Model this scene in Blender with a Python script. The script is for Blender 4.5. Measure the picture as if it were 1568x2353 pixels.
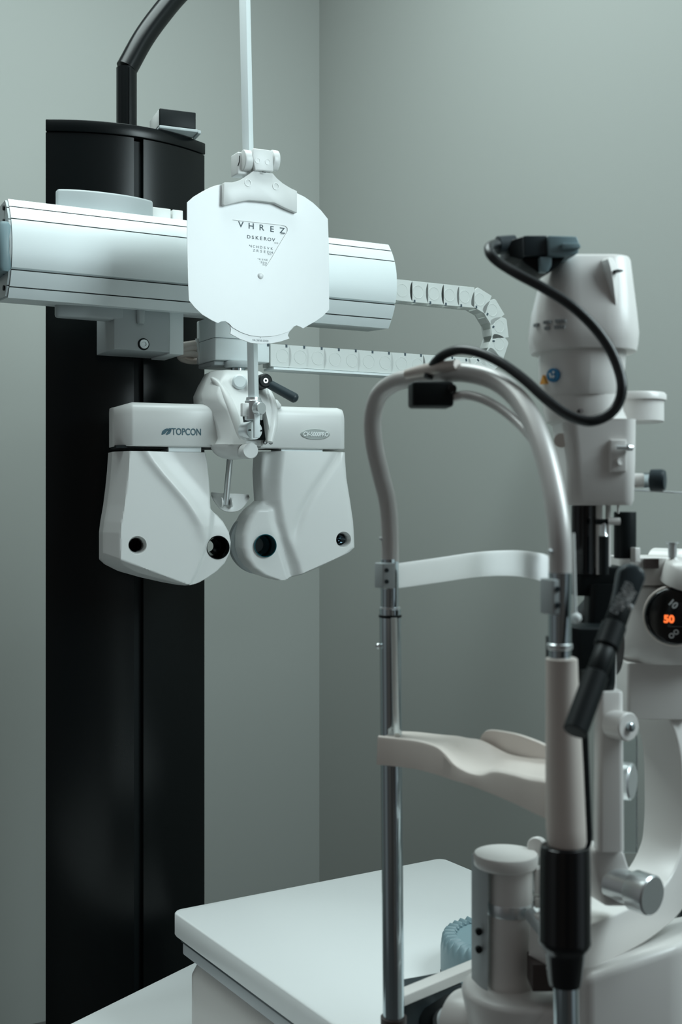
import bpy, bmesh, math
from mathutils import Vector, Matrix

# ------------------------------------------------------------------ camera, world, light
for o in list(bpy.data.objects):
    bpy.data.objects.remove(o)
SC = bpy.context.scene
COL = SC.collection
F = 2750.0            # focal length in pixels of the 1568 x 2353 frame
CX, HY = 784.0, 1158.0
EYE = 1.27
cam_d = bpy.data.cameras.new('camera')
cam = bpy.data.objects.new('camera', cam_d); COL.objects.link(cam)
cam.location = (0, 0, EYE); cam.rotation_euler = (math.pi/2, 0, 0)
cam_d.sensor_fit = 'VERTICAL'; cam_d.sensor_height = 36.0; cam_d.sensor_width = 24.0
cam_d.lens = 36.0*F/2353.0
cam_d.shift_y = -(1176.5-HY)/2353.0
cam_d.clip_start = 0.02
cam_d.dof.use_dof = True
cam_d.dof.focus_distance = 1.93
cam_d.dof.aperture_fstop = 9.0
SC.camera = cam
SC.view_settings.view_transform = 'Standard'
SC.view_settings.look = 'None'
SC.view_settings.gamma = 1.0
SC.view_settings.exposure = 0.2
SC.view_settings.use_curve_mapping = False
w = bpy.data.worlds.new('world'); SC.world = w; w.use_nodes = True
bgn = w.node_tree.nodes['Background']
wt = w.node_tree
def wn(t, op=None):
    n = wt.nodes.new(t)
    if op: n.operation = op
    return n
w_tc = wn('ShaderNodeTexCoord'); w_sp = wn('ShaderNodeSeparateXYZ'); wt.links.new(w_tc.outputs['Generated'], w_sp.inputs[0])
w_at = wn('ShaderNodeMath', 'ARCTAN2'); wt.links.new(w_sp.outputs['Y'], w_at.inputs[0]); wt.links.new(w_sp.outputs['X'], w_at.inputs[1])
w_ma = wn('ShaderNodeMath', 'MULTIPLY_ADD'); w_ma.inputs[1].default_value = 1/(2*math.pi); w_ma.inputs[2].default_value = 0.5
wt.links.new(w_at.outputs[0], w_ma.inputs[0])
w_cr = wn('ShaderNodeValToRGB'); wt.links.new(w_ma.outputs[0], w_cr.inputs[0])
# made-up surroundings, light and dark bands for the chrome to reflect: 0.25 is behind the camera, 0.5 to its right, 0.75 ahead, 0/1 to its left
els = [(0.0, (0.16, 0.17, 0.17)), (0.08, (0.30, 0.33, 0.34)), (0.12, (0.10, 0.10, 0.10)), (0.20, (0.13, 0.12, 0.11)), (0.25, (0.05, 0.05, 0.05)), (0.30, (0.12, 0.11, 0.10)),
       (0.36, (0.08, 0.08, 0.08)), (0.40, (0.45, 0.52, 0.55)), (0.50, (0.62, 0.74, 0.78)), (0.56, (0.30, 0.34, 0.35)), (0.62, (0.14, 0.14, 0.14)), (0.75, (0.14, 0.14, 0.14)), (0.90, (0.10, 0.10, 0.10)), (1.0, (0.16, 0.17, 0.17))]
e = w_cr.color_ramp.elements
e[0].position = 0.0; e[0].color = els[0][1]+(1,); e[1].position = 1.0; e[1].color = els[-1][1]+(1,)
for p_, c_ in els[1:-1]:
    k_ = e.new(p_); k_.color = c_+(1,)
w_mr = wn('ShaderNodeMapRange'); w_mr.inputs['From Min'].default_value = -1; w_mr.inputs['From Max'].default_value = 1
w_mr.inputs['To Min'].default_value = 0.2; w_mr.inputs['To Max'].default_value = 1.6
wt.links.new(w_sp.outputs['Z'], w_mr.inputs['Value'])
w_sc = wn('ShaderNodeVectorMath', 'SCALE'); wt.links.new(w_cr.outputs[0], w_sc.inputs[0]); wt.links.new(w_mr.outputs[0], w_sc.inputs['Scale'])
wt.links.new(w_sc.outputs[0], bgn.inputs[0]); bgn.inputs[1].default_value = 0.6

def area(name, loc, target, sx, sy, power, col):
    l = bpy.data.lights.new(name, 'AREA'); l.shape = 'RECTANGLE'; l.size = sx; l.size_y = sy
    l.energy = power; l.color = col
    o = bpy.data.objects.new(name, l); COL.objects.link(o); o.location = loc
    o.rotation_euler = (Vector(target)-Vector(loc)).to_track_quat('-Z', 'Y').to_euler()
    return o
area('window_daylight', (1.03, 0.96, 2.02), (-0.25, 1.95, 1.4), 0.65, 0.8, 17, (0.80, 0.97, 1.0))
area('ceiling_panel', (-0.45, 1.75, 2.95), (-0.45, 1.95, 0), 1.2, 0.9, 27.5, (0.84, 1.0, 0.99))

# ------------------------------------------------------------------ helpers
def hexc(r, g, b):
    f = lambda c: ((c/255+0.055)/1.055)**2.4 if c > 10 else c/255/12.92
    return (f(r), f(g), f(b), 1)

def mat(name, col, rough=0.4, metal=0.0, spec=0.5, bump=0.0, bscale=300, emit=None, vary=0.0, coat=0.0, alpha=None, stretch=None):
    m = bpy.data.materials.new(name); m.use_nodes = True
    nt = m.node_tree; b = nt.nodes['Principled BSDF']
    b.inputs['Base Color'].default_value = col
    b.inputs['Roughness'].default_value = rough
    b.inputs['Metallic'].default_value = metal
    b.inputs['Specular IOR Level'].default_value = spec
    if coat: b.inputs['Coat Weight'].default_value = coat
    tc = nt.nodes.new('ShaderNodeTexCoord')
    n = nt.nodes.new('ShaderNodeTexNoise'); n.inputs['Scale'].default_value = bscale
    n.inputs['Detail'].default_value = 3
    if stretch:
        mp = nt.nodes.new('ShaderNodeMapping'); mp.inputs['Scale'].default_value = stretch
        nt.links.new(tc.outputs['Object'], mp.inputs['Vector']); nt.links.new(mp.outputs['Vector'], n.inputs['Vector'])
    else:
        nt.links.new(tc.outputs['Object'], n.inputs['Vector'])
    if bump:
        bp = nt.nodes.new('ShaderNodeBump'); bp.inputs['Strength'].default_value = bump
        bp.inputs['Distance'].default_value = 0.0006
        nt.links.new(n.outputs['Fac'], bp.inputs['Height']); nt.links.new(bp.outputs['Normal'], b.inputs['Normal'])
    if vary:
        mr = nt.nodes.new('ShaderNodeMapRange')
        mr.inputs['To Min'].default_value = 1-vary; mr.inputs['To Max'].default_value = 1+vary
        mx = nt.nodes.new('ShaderNodeVectorMath'); mx.operation = 'SCALE'
        mx.inputs[0].default_value = col[:3]
        nt.links.new(n.outputs['Fac'], mr.inputs['Value']); nt.links.new(mr.outputs['Result'], mx.inputs['Scale'])
        nt.links.new(mx.outputs['Vector'], b.inputs['Base Color'])
    if emit:
        b.inputs['Emission Color'].default_value = emit[0]; b.inputs['Emission Strength'].default_value = emit[1]
    if alpha is not None:
        b.inputs['Transmission Weight'].default_value = alpha; b.inputs['IOR'].default_value = 1.3
    return m

M = dict(
    wall=mat('wall_paint', (0.415, 0.435, 0.415, 1), 0.75, spec=0.2, bump=0.12, bscale=500, vary=0.02),
    floor=mat('floor_vinyl', (0.09, 0.09, 0.09, 1), 0.5, vary=0.05, bscale=30),
    ceil=mat('ceiling_paint', (0.6, 0.6, 0.6, 1), 0.8, vary=0.02),
    white=mat('white_plastic', (0.74, 0.75, 0.74, 1), 0.33, bump=0.03, bscale=900),
    card=mat('chart_white', (0.80, 0.82, 0.83, 1), 0.28, vary=0.01, bscale=40),
    slit=mat('slit_lamp_cream', (0.71, 0.69, 0.67, 1), 0.3, bump=0.03, bscale=800),
    cream=mat('warm_cream_plastic', (0.70, 0.63, 0.58, 1), 0.32, bump=0.03, bscale=700),
    greyp=mat('grey_plastic', (0.42, 0.46, 0.47, 1), 0.45, bump=0.05, bscale=700),
    blueg=mat('blue_grey_plastic', (0.20, 0.29, 0.32, 1), 0.42, bump=0.05, bscale=700),
    chain=mat('chain_plastic', (0.68, 0.71, 0.69, 1), 0.45, bump=0.04, bscale=700),
    alu=mat('satin_aluminium', (0.78, 0.84, 0.85, 1), 0.5, metal=0.1, bump=0.05, bscale=500, stretch=(0.05, 4, 4)),
    steel=mat('brushed_steel', (0.75, 0.78, 0.79, 1), 0.28, metal=0.85, bump=0.04, bscale=600),
    chrome=mat('chrome', (0.50, 0.57, 0.60, 1), 0.10, metal=1.0, bump=0.01, bscale=50),
    silver=mat('silver_paint', (0.60, 0.585, 0.57, 1), 0.34, metal=0.18, bump=0.02, bscale=900),
    black=mat('black_lacquer', (0.0025, 0.004, 0.0045, 1), 0.27, spec=0.32, bump=0.04, bscale=900),
    blackg=mat('gloss_black', (0.004, 0.005, 0.006, 1), 0.14, spec=0.5),
    blackp=mat('black_plastic', (0.005, 0.008, 0.009, 1), 0.45, spec=0.22, bump=0.08, bscale=900),
    darkp=mat('dark_grey_plastic', (0.022, 0.035, 0.042, 1), 0.42, spec=0.45, bump=0.08, bscale=900),
    rubber=mat('cable_rubber', (0.007, 0.010, 0.012, 1), 0.38, spec=0.5, bump=0.03, bscale=400),
    ink=mat('ink', (0.05, 0.08, 0.10, 1), 0.6),
    logo=mat('logo_ink', (0.04, 0.10, 0.13, 1), 0.5),
    greyink=mat('grey_ink', (0.30, 0.32, 0.33, 1), 0.5),
    lightink=mat('white_ink', (0.75, 0.78, 0.78, 1), 0.5),
    badge=mat('badge_grey', (0.33, 0.36, 0.35, 1), 0.4),
    table=mat('tabletop_laminate', (0.80, 0.82, 0.82, 1), 0.35, bump=0.03, bscale=900),
    tabled=mat('table_edge', (0.48, 0.51, 0.53, 1), 0.4),
    orange=mat('warning_orange', (0.85, 0.38, 0.06, 1), 0.5),
    blue=mat('sticker_blue', (0.01, 0.17, 0.36, 1), 0.4),
    brown=mat('brown_plastic', (0.05, 0.036, 0.034, 1), 0.5),
    led=mat('led_digits', (0.5, 0.08, 0.02, 1), 0.5, emit=((1.0, 0.18, 0.04, 1), 1.1)),
    lens=mat('coated_lens', (0.01, 0.08, 0.10, 1), 0.06, spec=0.8),
    glass=mat('clear_shield', (0.75, 0.80, 0.80, 1), 0.08, alpha=0.93),
)

def translucent(m, col, f):
    nt = m.node_tree; tr = nt.nodes.new('ShaderNodeBsdfTranslucent'); tr.inputs[0].default_value = col
    mx = nt.nodes.new('ShaderNodeMixShader'); mx.inputs[0].default_value = f
    out = nt.nodes['Material Output']; b = nt.nodes['Principled BSDF']
    nt.links.new(b.outputs[0], mx.inputs[1]); nt.links.new(tr.outputs[0], mx.inputs[2]); nt.links.new(mx.outputs[0], out.inputs[0])
M['strap'] = mat('milky_strap', (0.85, 0.86, 0.86, 1), 0.2, bump=0.02, bscale=200)
translucent(M['strap'], (0.98, 0.98, 0.98, 1), 0.93)

def P(px, py, d):
    """point of the room seen at a photo position, at a distance d (metres) from the lens"""
    return Vector(((px-CX)/F*d, d, EYE-(py-HY)/F*d))

class Frame:
    """a thing's own axes: origin and yaw; local x along its width, local y away from the viewer"""
    def __init__(s, o, yaw):
        s.o = Vector(o); s.a = math.radians(yaw)
        s.R = Matrix.Rotation(s.a, 3, 'Z'); s.Ri = s.R.transposed()
    def loc(s, p): return s.Ri @ (Vector(p)-s.o)
    def at(s, px, py, y=0.0):
        """local point on the thing's plane at local depth y"""
        d = s.Ri @ Vector(((px-CX)/F, 1.0, -(py-HY)/F)); c = s.Ri @ (Vector((0, 0, EYE))-s.o)
        t = (y-c.y)/d.y
        return c+d*t
    def P(s, px, py, d): return s.loc(P(px, py, d))
    def world(s, p): return s.R @ Vector(p)+s.o

def thing(name, label, cat, fr=None, group=None):
    o = bpy.data.objects.new(name, None); COL.objects.link(o); o.empty_display_size = 0.02
    if fr: o.location = fr.o; o.rotation_euler = (0, 0, fr.a)
    o['label'] = label; o['category'] = cat
    if group: o['group'] = group
    return o

def finish(bm, name, m, parent=None, label=None, ang=38, bevel=0.0, seg=3):
    bmesh.ops.remove_doubles(bm, verts=bm.verts, dist=1e-6)
    bmesh.ops.recalc_face_normals(bm, faces=bm.faces)
    if bevel:
        es = [e for e in bm.edges if len(e.link_faces) == 2 and e.calc_face_angle(0) > math.radians(35)]
        bmesh.ops.bevel(bm, geom=es, offset=bevel, segments=seg, profile=0.5, affect='EDGES', clamp_overlap=True)
    me = bpy.data.meshes.new(name); bm.to_mesh(me); bm.free()
    for p in me.polygons: p.use_smooth = True
    me.set_sharp_from_angle(angle=math.radians(ang))
    me.materials.append(m)
    o = bpy.data.objects.new(name, me); COL.objects.link(o)
    if parent: o.parent = parent
    if label: o['label'] = label
    return o

def tag(o, label, cat, group=None):
    o['label'] = label; o['category'] = cat
    if group: o['group'] = group
    return o

def B(): return bmesh.new()

def loft(bm, rings, cap=True, closed=False):
    vs = [[bm.verts.new(p) for p in r] for r in rings]
    n = len(rings[0]); k = len(vs)
    for i in range(k if closed else k-1):
        a, b = vs[i], vs[(i+1) % k]
        for j in range(n):
            bm.faces.new((a[j], a[(j+1) % n], b[(j+1) % n], b[j]))
    if cap and not closed:
        bm.faces.new(vs[0]); bm.faces.new(vs[-1])
    return vs

def box(bm, x0, x1, y0, y1, z0, z1, Mx=None):
    r = []
    for z in (z0, z1): r.append([Vector((x0, y0, z)), Vector((x1, y0, z)), Vector((x1, y1, z)), Vector((x0, y1, z))])
    if Mx is not None: r = [[Mx @ p for p in q] for q in r]
    loft(bm, r)

def prism(bm, pts, y0, y1):
    """outline (x,z) given thickness along y"""
    loft(bm, [[Vector((x, y0, z)) for x, z in pts], [Vector((x, y1, z)) for x, z in pts]])

def basis(d):
    d = d.normalized(); u = Vector((0, 0, 1)) if abs(d.z) < 0.9 else Vector((1, 0, 0))
    a = u.cross(d).normalized(); b = d.cross(a).normalized()
    return a, b

def rod(bm, p0, p1, r0, r1=None, n=32):
    p0, p1 = Vector(p0), Vector(p1); r1 = r0 if r1 is None else r1
    a, b = basis(p1-p0)
    loft(bm, [[p+a*r*math.cos(t*2*math.pi/n)+b*r*math.sin(t*2*math.pi/n) for t in range(n)] for p, r in ((p0, r0), (p1, r1))])

def lathe(bm, base, axis, prof, n=48):
    """prof: list of (distance along the axis, radius)"""
    base, axis = Vector(base), Vector(axis).normalized(); a, b = basis(axis)
    loft(bm, [[base+axis*h+a*max(r, 1e-4)*math.cos(t*2*math.pi/n)+b*max(r, 1e-4)*math.sin(t*2*math.pi/n) for t in range(n)] for h, r in prof])

def spline(pts, k=8):
    pts = [Vector(p) for p in pts]
    out = []
    q = [2*pts[0]-pts[1]]+pts+[2*pts[-1]-pts[-2]]
    for i in range(1, len(q)-2):
        p0, p1, p2, p3 = q[i-1:i+3]
        for j in range(k):
            t = j/k
            out.append(0.5*((2*p1)+(p2-p0)*t+(2*p0-5*p1+4*p2-p3)*t*t+(3*p1-p0-3*p2+p3)*t**3))
    out.append(pts[-1])
    return out

def tube(bm, pts, r, n=20, k=8, smooth=True):
    ps = spline(pts, k) if smooth else [Vector(p) for p in pts]
    m = len(ps); rs = r if callable(r) else (lambda s: r)
    d0 = (ps[1]-ps[0]).normalized(); a, b = basis(d0); rings = []
    for i, p in enumerate(ps):
        d = (ps[min(i+1, m-1)]-ps[max(i-1, 0)]).normalized()
        a = (a-d*a.dot(d)).normalized(); b = d.cross(a)
        rr = rs(i/(m-1))
        rings.append([p+a*rr*math.cos(t*2*math.pi/n)+b*rr*math.sin(t*2*math.pi/n) for t in range(n)])
    loft(bm, rings)

def ribbon(bm, pts, wv, hw, ht, k=6):
    """sweep a flat section: wv = width direction (fixed), hw half width, ht half thickness in the bend plane"""
    ps = spline(pts, k); m = len(ps); wv = Vector(wv).normalized(); rings = []
    for i, p in enumerate(ps):
        d = (ps[min(i+1, m-1)]-ps[max(i-1, 0)]).normalized(); n = wv.cross(d).normalized()
        h = ht(i/(m-1)) if callable(ht) else ht
        rings.append([p+wv*hw+n*h, p-wv*hw+n*h, p-wv*hw-n*h, p+wv*hw-n*h])
    loft(bm, rings)

def rrect(cx, cy, wx, wy, r, z, n=6):
    """rounded rectangle ring in the plane z"""
    r = min(r, wx/2-1e-4, wy/2-1e-4); out = []
    for qx, qy, a0 in ((1, 1, 0), (-1, 1, 90), (-1, -1, 180), (1, -1, 270)):
        for i in range(n+1):
            a = math.radians(a0+90*i/n)
            out.append(Vector((cx+qx*(wx/2-r)+r*math.cos(a), cy+qy*(wy/2-r)+r*math.sin(a), z)))
    return out

def stack(bm, secs, n=6):
    loft(bm, [rrect(*s, n=n) for s in secs])

def text(s, size, parent, m, loc, name='letter_print', bold=0.0, rot=None, ext=0.0002, sx=1.0, shear=0.0, spacing=1.0, align='CENTER'):
    c = bpy.data.curves.new(name, 'FONT'); c.body = s; c.size = size; c.align_x = align; c.align_y = 'CENTER'
    c.extrude = ext; c.offset = bold; c.shear = shear; c.space_character = spacing
    o = bpy.data.objects.new(name, c); COL.objects.link(o)
    bpy.context.view_layer.update()
    me = bpy.data.meshes.new_from_object(o.evaluated_get(bpy.context.evaluated_depsgraph_get()))
    bpy.data.objects.remove(o); bpy.data.curves.remove(c)
    R = Matrix.Rotation(math.pi/2, 4, 'X')
    if rot is not None: R = rot @ R
    me.transform(Matrix.Translation(Vector(loc)) @ R @ Matrix.Diagonal((sx, 1, 1, 1)))
    me.materials.clear(); me.materials.append(m)
    t = bpy.data.objects.new(name, me); COL.objects.link(t); t.parent = parent
    return t

def cut(o, cutters):
    """carve cutter meshes out of an object and bake the result"""
    tmp = []
    for bm in cutters:
        bmesh.ops.recalc_face_normals(bm, faces=bm.faces)
        me = bpy.data.meshes.new('c'); bm.to_mesh(me); bm.free()
        c = bpy.data.objects.new('c', me); COL.objects.link(c)
        c.parent = o.parent
        md = o.modifiers.new('b', 'BOOLEAN'); md.operation = 'DIFFERENCE'; md.object = c; md.solver = 'EXACT'
        tmp.append(c)
    bpy.context.view_layer.update()
    me = bpy.data.meshes.new_from_object(o.evaluated_get(bpy.context.evaluated_depsgraph_get()))
    o.modifiers.clear(); old = o.data; o.data = me; me.name = old.name
    for c in tmp: bpy.data.objects.remove(c)
    for p in me.polygons: p.use_smooth = True
    me.set_sharp_from_angle(angle=math.radians(38))
    me.materials.clear(); me.materials.append(old.materials[0])

def interp(tab, v):
    """smooth lookup in a table of (key, value)"""
    if v <= tab[0][0]: return tab[0][1]
    for (a, x), (b, y) in zip(tab, tab[1:]):
        if v <= b:
            t = (v-a)/(b-a)
            return x+(y-x)*t
    return tab[-1][1]

# ------------------------------------------------------------------ room
YAW = 28.5
ca, sa = math.cos(math.radians(YAW)), math.sin(math.radians(YAW))
corner = P(734, HY, 3.3); corner.z = 0
RM = Frame(corner, YAW)
def wallbox(name, x0, x1, y0, y1, z0, z1, m):
    bm = B(); box(bm, x0, x1, y0, y1, z0, z1)
    o = finish(bm, name, m); o.location = RM.o; o.rotation_euler = (0, 0, RM.a); o['kind'] = 'structure'
    return o
wallbox('wall_left', -3.2, 0.0, 0.0, 0.12, 0, 2.9, M['wall'])
wallbox('wall_right', 0.0, 0.12, -3.0, 0.12, 0, 2.9, M['wall'])
wallbox('floor', -3.2, 0.12, -4.2, 0.12, -0.1, 0.0, M['floor'])

# ------------------------------------------------------------------ instrument column
dl, dr = 2.07, 2.209
pl, pr = P(105, HY, dl), P(470, HY, dr)
CF = Frame(((pl+pr)/2).to_2d().to_3d(), 28.2)
W2 = (pr-pl).length/2
ZT = EYE+894/F*dl - 0.012
t = thing('instrument_column', 'tall glossy black refraction unit column with a bent arm on top, against the left wall', 'column', CF)
SAG = 0.042
def arc(x): return -SAG*(1-(x/W2)**2)
def panel(xa, xb, z0, z1, inset=0.0, n=24):
    pts = [(xa+(xb-xa)*i/n) for i in range(n+1)]
    ring = [(x, arc(x)+inset) for x in pts]+[(xb-0.03 if xb > 0.1 else xb, 0.13), (xa+0.062 if xa < -0.1 else xa, 0.13)]
    return [[Vector((x, y, z)) for x, y in ring] for z in (z0, z1)]
gx0, gx1 = CF.at(303, HY, -0.03).x, CF.at(325, HY, -0.03).x
for xa, xb in ((-W2, gx0), (gx1, W2)):
    bm = B(); loft(bm, panel(xa, xb, 0.0, ZT-0.018)); finish(bm, 'front_panel', M['black'], t, ang=30)
bm = B(); loft(bm, panel(gx0+0.0003, gx1-0.0003, 0.0, ZT-0.02, inset=0.012)); finish(bm, 'center_groove', M['blackp'], t)
bm = B(); loft(bm, panel(-W2-0.001, W2+0.001, ZT-0.0165, ZT+0.004, inset=-0.003)); finish(bm, 'top_lid', M['black'], t, ang=30, bevel=0.0015, seg=2)
# bent pole on the lid
ax = CF.at(291, 270, 0.03)
bend0 = CF.at(291, 158, 0.03)
def polepath():
    pts = [Vector((ax.x, 0.03, ZT+0.002)), Vector((ax.x, 0.03, bend0.z))]
    for px, py in ((330, 88), (372, 30), (415, -20), (470, -68), (540, -105)):
        q = CF.at(px, py, 0.03); pts.append(Vector((q.x, 0.03, q.z)))
    return pts
pp = polepath()
bm = B(); rod(bm, pp[0], pp[1], 0.0185, n=40)
tube(bm, pp[1:], 0.0195, n=32, k=8)
pole = finish(bm, 'bent_pole', M['black'], t, ang=60)
bm = B(); rod(bm, (ax.x-0.001, 0.03-0.0188, ZT+0.004), (ax.x-0.001, 0.03-0.0188, bend0.z-0.004), 0.0022)
finish(bm, 'weld_strip', M['black'], pole)

# small box on the lid
q = CF.at(395, 285, 0.0)
BF = Frame(CF.world((q.x, 0.0, ZT+0.006)), 22)
t = thing('sensor_box', 'small matt black box on a silver bracket lying on the column lid', 'sensor box', BF)
bm = B(); box(bm, -0.033, 0.033, -0.045, 0.030, 0.006, 0.036); finish(bm, 'housing', M['blackp'], t, bevel=0.0015)
bm = B(); box(bm, -0.034, 0.036, -0.048, 0.032, 0.0, 0.005)
box(bm, 0.036, 0.042, -0.048, -0.01, -0.002, 0.004)
finish(bm, 'bracket', M['greyp'], t, 'thin silver bracket', bevel=0.001)
bm = B(); box(bm, -0.0345, -0.0332, -0.040, 0.028, 0.006, 0.034); finish(bm, 'side_label', M['white'], t, bevel=0.0004)

# ------------------------------------------------------------------ support beam
BUL = 0.030
AF = Frame(P(18, HY, 1.85).to_2d().to_3d()-Vector((-sa, ca, 0))*BUL, YAW)
zt = AF.at(18, 457, BUL).z; zb = AF.at(18, 684, BUL).z; HB = zt-zb
LB = AF.at(893, 700, BUL).x
t = thing('support_beam', 'broad silver horizontal slide beam crossing in front of the black column', 'instrument arm', AF)
ZM = (zt+zb)/2; BDEP = 0.105
def bfront(z):
    s = (z-ZM)/(HB/2); return BUL*abs(s)**2.2
gz = [zt-HB*f for f in (0.088, 0.225, 0.74, 0.90)]
prof = []
N = 60
zs = sorted(set([zt-HB*i/N for i in range(N+1)]+[g+s*0.0009 for g in gz for s in (-1, 1)]), reverse=True)
zs = [z for z in zs if not any(abs(z-g) < 0.00088 for g in gz)]
for z in zs:
    y = bfront(z)
    if any(abs(z-g) < 0.0011 for g in gz):
        if any(abs(z-(g+0.0009)) < 1e-6 for g in gz): prof += [(y, z), (y+0.004, z)]
        else: prof += [(y+0.004, z), (y, z)]
    else: prof.append((y, z))
prof += [(BDEP, zb+0.004), (BDEP, zt-0.004)]
bm = B(); loft(bm, [[Vector((x, y, z)) for y, z in prof] for x in (0.0, LB)])
beam = finish(bm, 'beam_profile', M['alu'], t, ang=25)
for g in gz:
    bm = B(); box(bm, 0.0005, LB-0.0005, bfront(g)+0.0022, bfront(g)+0.0045, g-0.0011, g+0.0011)
    finish(bm, 'groove_shade_strip', M['blackp'], beam)  # black filler standing in for the shade inside the grooves
# end plate at the left
ring = [(y, z) for y, z in prof if True]
bm = B(); loft(bm, [[Vector((x, BDEP/2+(y-BDEP/2)*0.97, ZM+(z-ZM)*0.97)) for y, z in ring] for x in (-0.004, -0.0004)]); finish(bm, 'end_plate', M['greyp'], t, ang=25)
ez0, ez1 = AF.at(20, 622).z, AF.at(20, 508).z
bm = B(); stack(bm, [(-0.010, 0.048, 0.012, 0.088, 0.005, ez0), (-0.010, 0.048, 0.020, 0.094, 0.008, ez0+0.006), (-0.010, 0.048, 0.020, 0.094, 0.008, ez1-0.006), (-0.010, 0.048, 0.012, 0.088, 0.005, ez1)])
finish(bm, 'end_cover', M['blueg'], t, 'blue-grey end cover')
for g in (gz[0], gz[1], gz[2], gz[3]):
    bm = B(); rod(bm, (-0.0065, 0.035, g), (-0.0038, 0.035, g), 0.004); finish(bm, 'end_screw', M['blackp'], t)
# covers of the lift carriage (above and below), between beam and column
xc0, xc1 = AF.at(122, 460, 0.09).x, AF.at(341, 480, 0.09).x
def carr(z0, z1, y0=BDEP+0.001, sag=0.03, dep=0.035):
    n = 20; pts = []
    for i in range(n+1):
        s = -1+2*i/n; pts.append((xc0+(xc1-xc0)*i/n, y0+0.004+sag*(abs(s)**2.5)*0.6))
    ringp = pts+[(xc1, y0+dep), (xc0, y0+dep)]
    return [[Vector((x, y, z)) for x, y in ringp] for z in (z0, z1)]
ztc = AF.at(200, 440, BDEP-0.06).z
zbc = AF.at(200, 728, BDEP-0.06).z
bm = B(); loft(bm, carr(zt-0.02, ztc+0.004, y0=BDEP-0.062)); finish(bm, 'upper_carriage_cover', M['greyp'], t, 'grey rounded cover above the beam', bevel=0.004)
bm = B(); loft(bm, carr(zbc, zb+0.02, y0=BDEP-0.055)); finish(bm, 'lower_carriage_cover', M['greyp'], t, 'grey rounded cover under the beam', bevel=0.005)
for a, b, top in ((343, 393, 474), (397, 421, 481)):
    xa, xb = AF.at(a, 490, 0.07).x, AF.at(b, 490, 0.07).x
    bm = B(); box(bm, xa, xb, 0.07, BDEP-0.004, zt-0.012, AF.at(a, top, 0.07).z); finish(bm, 'stop_block', M['white'], t, 'white block behind the beam', bevel=0.0015)
# clamp block below
xa, xb = AF.at(262, 780, 0.055).x, AF.at(390, 780, 0.055).x
zk = AF.at(330, 806, 0.055).z
bm = B(); box(bm, xa, xb, 0.055, 0.15, zk, zb+0.01)
blk = finish(bm, 'clamp_block', M['greyp'], t, bevel=0.0012)
bm = B(); box(bm, xb+0.001, xb+0.026, 0.058, 0.15, zk-0.002, zb+0.01); finish(bm, 'clamp_side_plate', M['alu'], t, bevel=0.001)
q = AF.at(330, 791, 0.055)
bm = B(); lathe(bm, (q.x, 0.0555, q.z), (0, -1, 0), [(0, 0.0098), (0.0005, 0.0098), (0.0006, 0.0075), (0.004, 0.0075), (0.0042, 0.004), (0.002, 0.003)]); sc = finish(bm, 'socket_bolt', M['steel'], blk)
bm = B(); lathe(bm, (q.x, 0.0557, q.z), (0, -1, 0), [(0, 0.0100), (0.001, 0.0100)]); finish(bm, 'bolt_recess', M['blackp'], blk)
q = AF.at(322, 728, 0.055)
bm = B(); stack(bm, [(q.x, 0.052, 0.010, 0.009, 0.003, q.z-0.012), (q.x, 0.052, 0.013, 0.010, 0.004, q.z-0.008), (q.x, 0.052, 0.014, 0.010, 0.004, q.z+0.012)]); finish(bm, 'cable_clip', M['greyp'], blk)
# gear box under the beam
g0, g1, g2 = AF.at(495, 780, 0.03).x, AF.at(567, 780, 0.03).x, AF.at(620, 780, 0.03).x
zg1 = AF.at(495, 826, 0.03).z
bm = B(); box(bm, g0, g2, 0.03, 0.115, zg1, zb-0.0003); gb = finish(bm, 'gear_housing', M['alu'], t, bevel=0.002)
bm = B(); box(bm, g0+0.002, g1+0.012, 0.040, 0.112, zg1-0.008, zg1-0.0005); finish(bm, 'gear_housing_base', M['greyp'], gb, bevel=0.002)
bm = B(); box(bm, g0-0.0004, g0+0.0, 0.03, 0.115, zg1+0.037, zg1+0.0376); box(bm, g0, g2, 0.0292, 0.0302, zg1+0.037, zg1+0.0376); finish(bm, 'seam_line', M['ink'], gb)

# ------------------------------------------------------------------ white cable bundle hooked behind the gear housing
WF = Frame(AF.world(AF.at(440, 800, 0.12)), YAW)
t = thing('coiled_cable', 'loop of thick white cable hanging between clamp block and gear housing', 'cable', WF)
bm = B()
for k in range(3):
    pts = []
    for i in range(25):
        a = 2*math.pi*i/24
        pts.append(((0.026-0.003*k)*math.cos(a), 0.012*math.sin(a), 0.008*math.cos(a*1+k)*0.6-0.011*k+0.006))
    tube(bm, pts, 0.0062, n=12, k=2)
finish(bm, 'cable_loop', M['cream'], t)
bm = B(); rod(bm, (0.004, -0.016, 0.015), (0.010, -0.016, -0.028), 0.003); finish(bm, 'cable_tie', M['white'], t)

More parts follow.
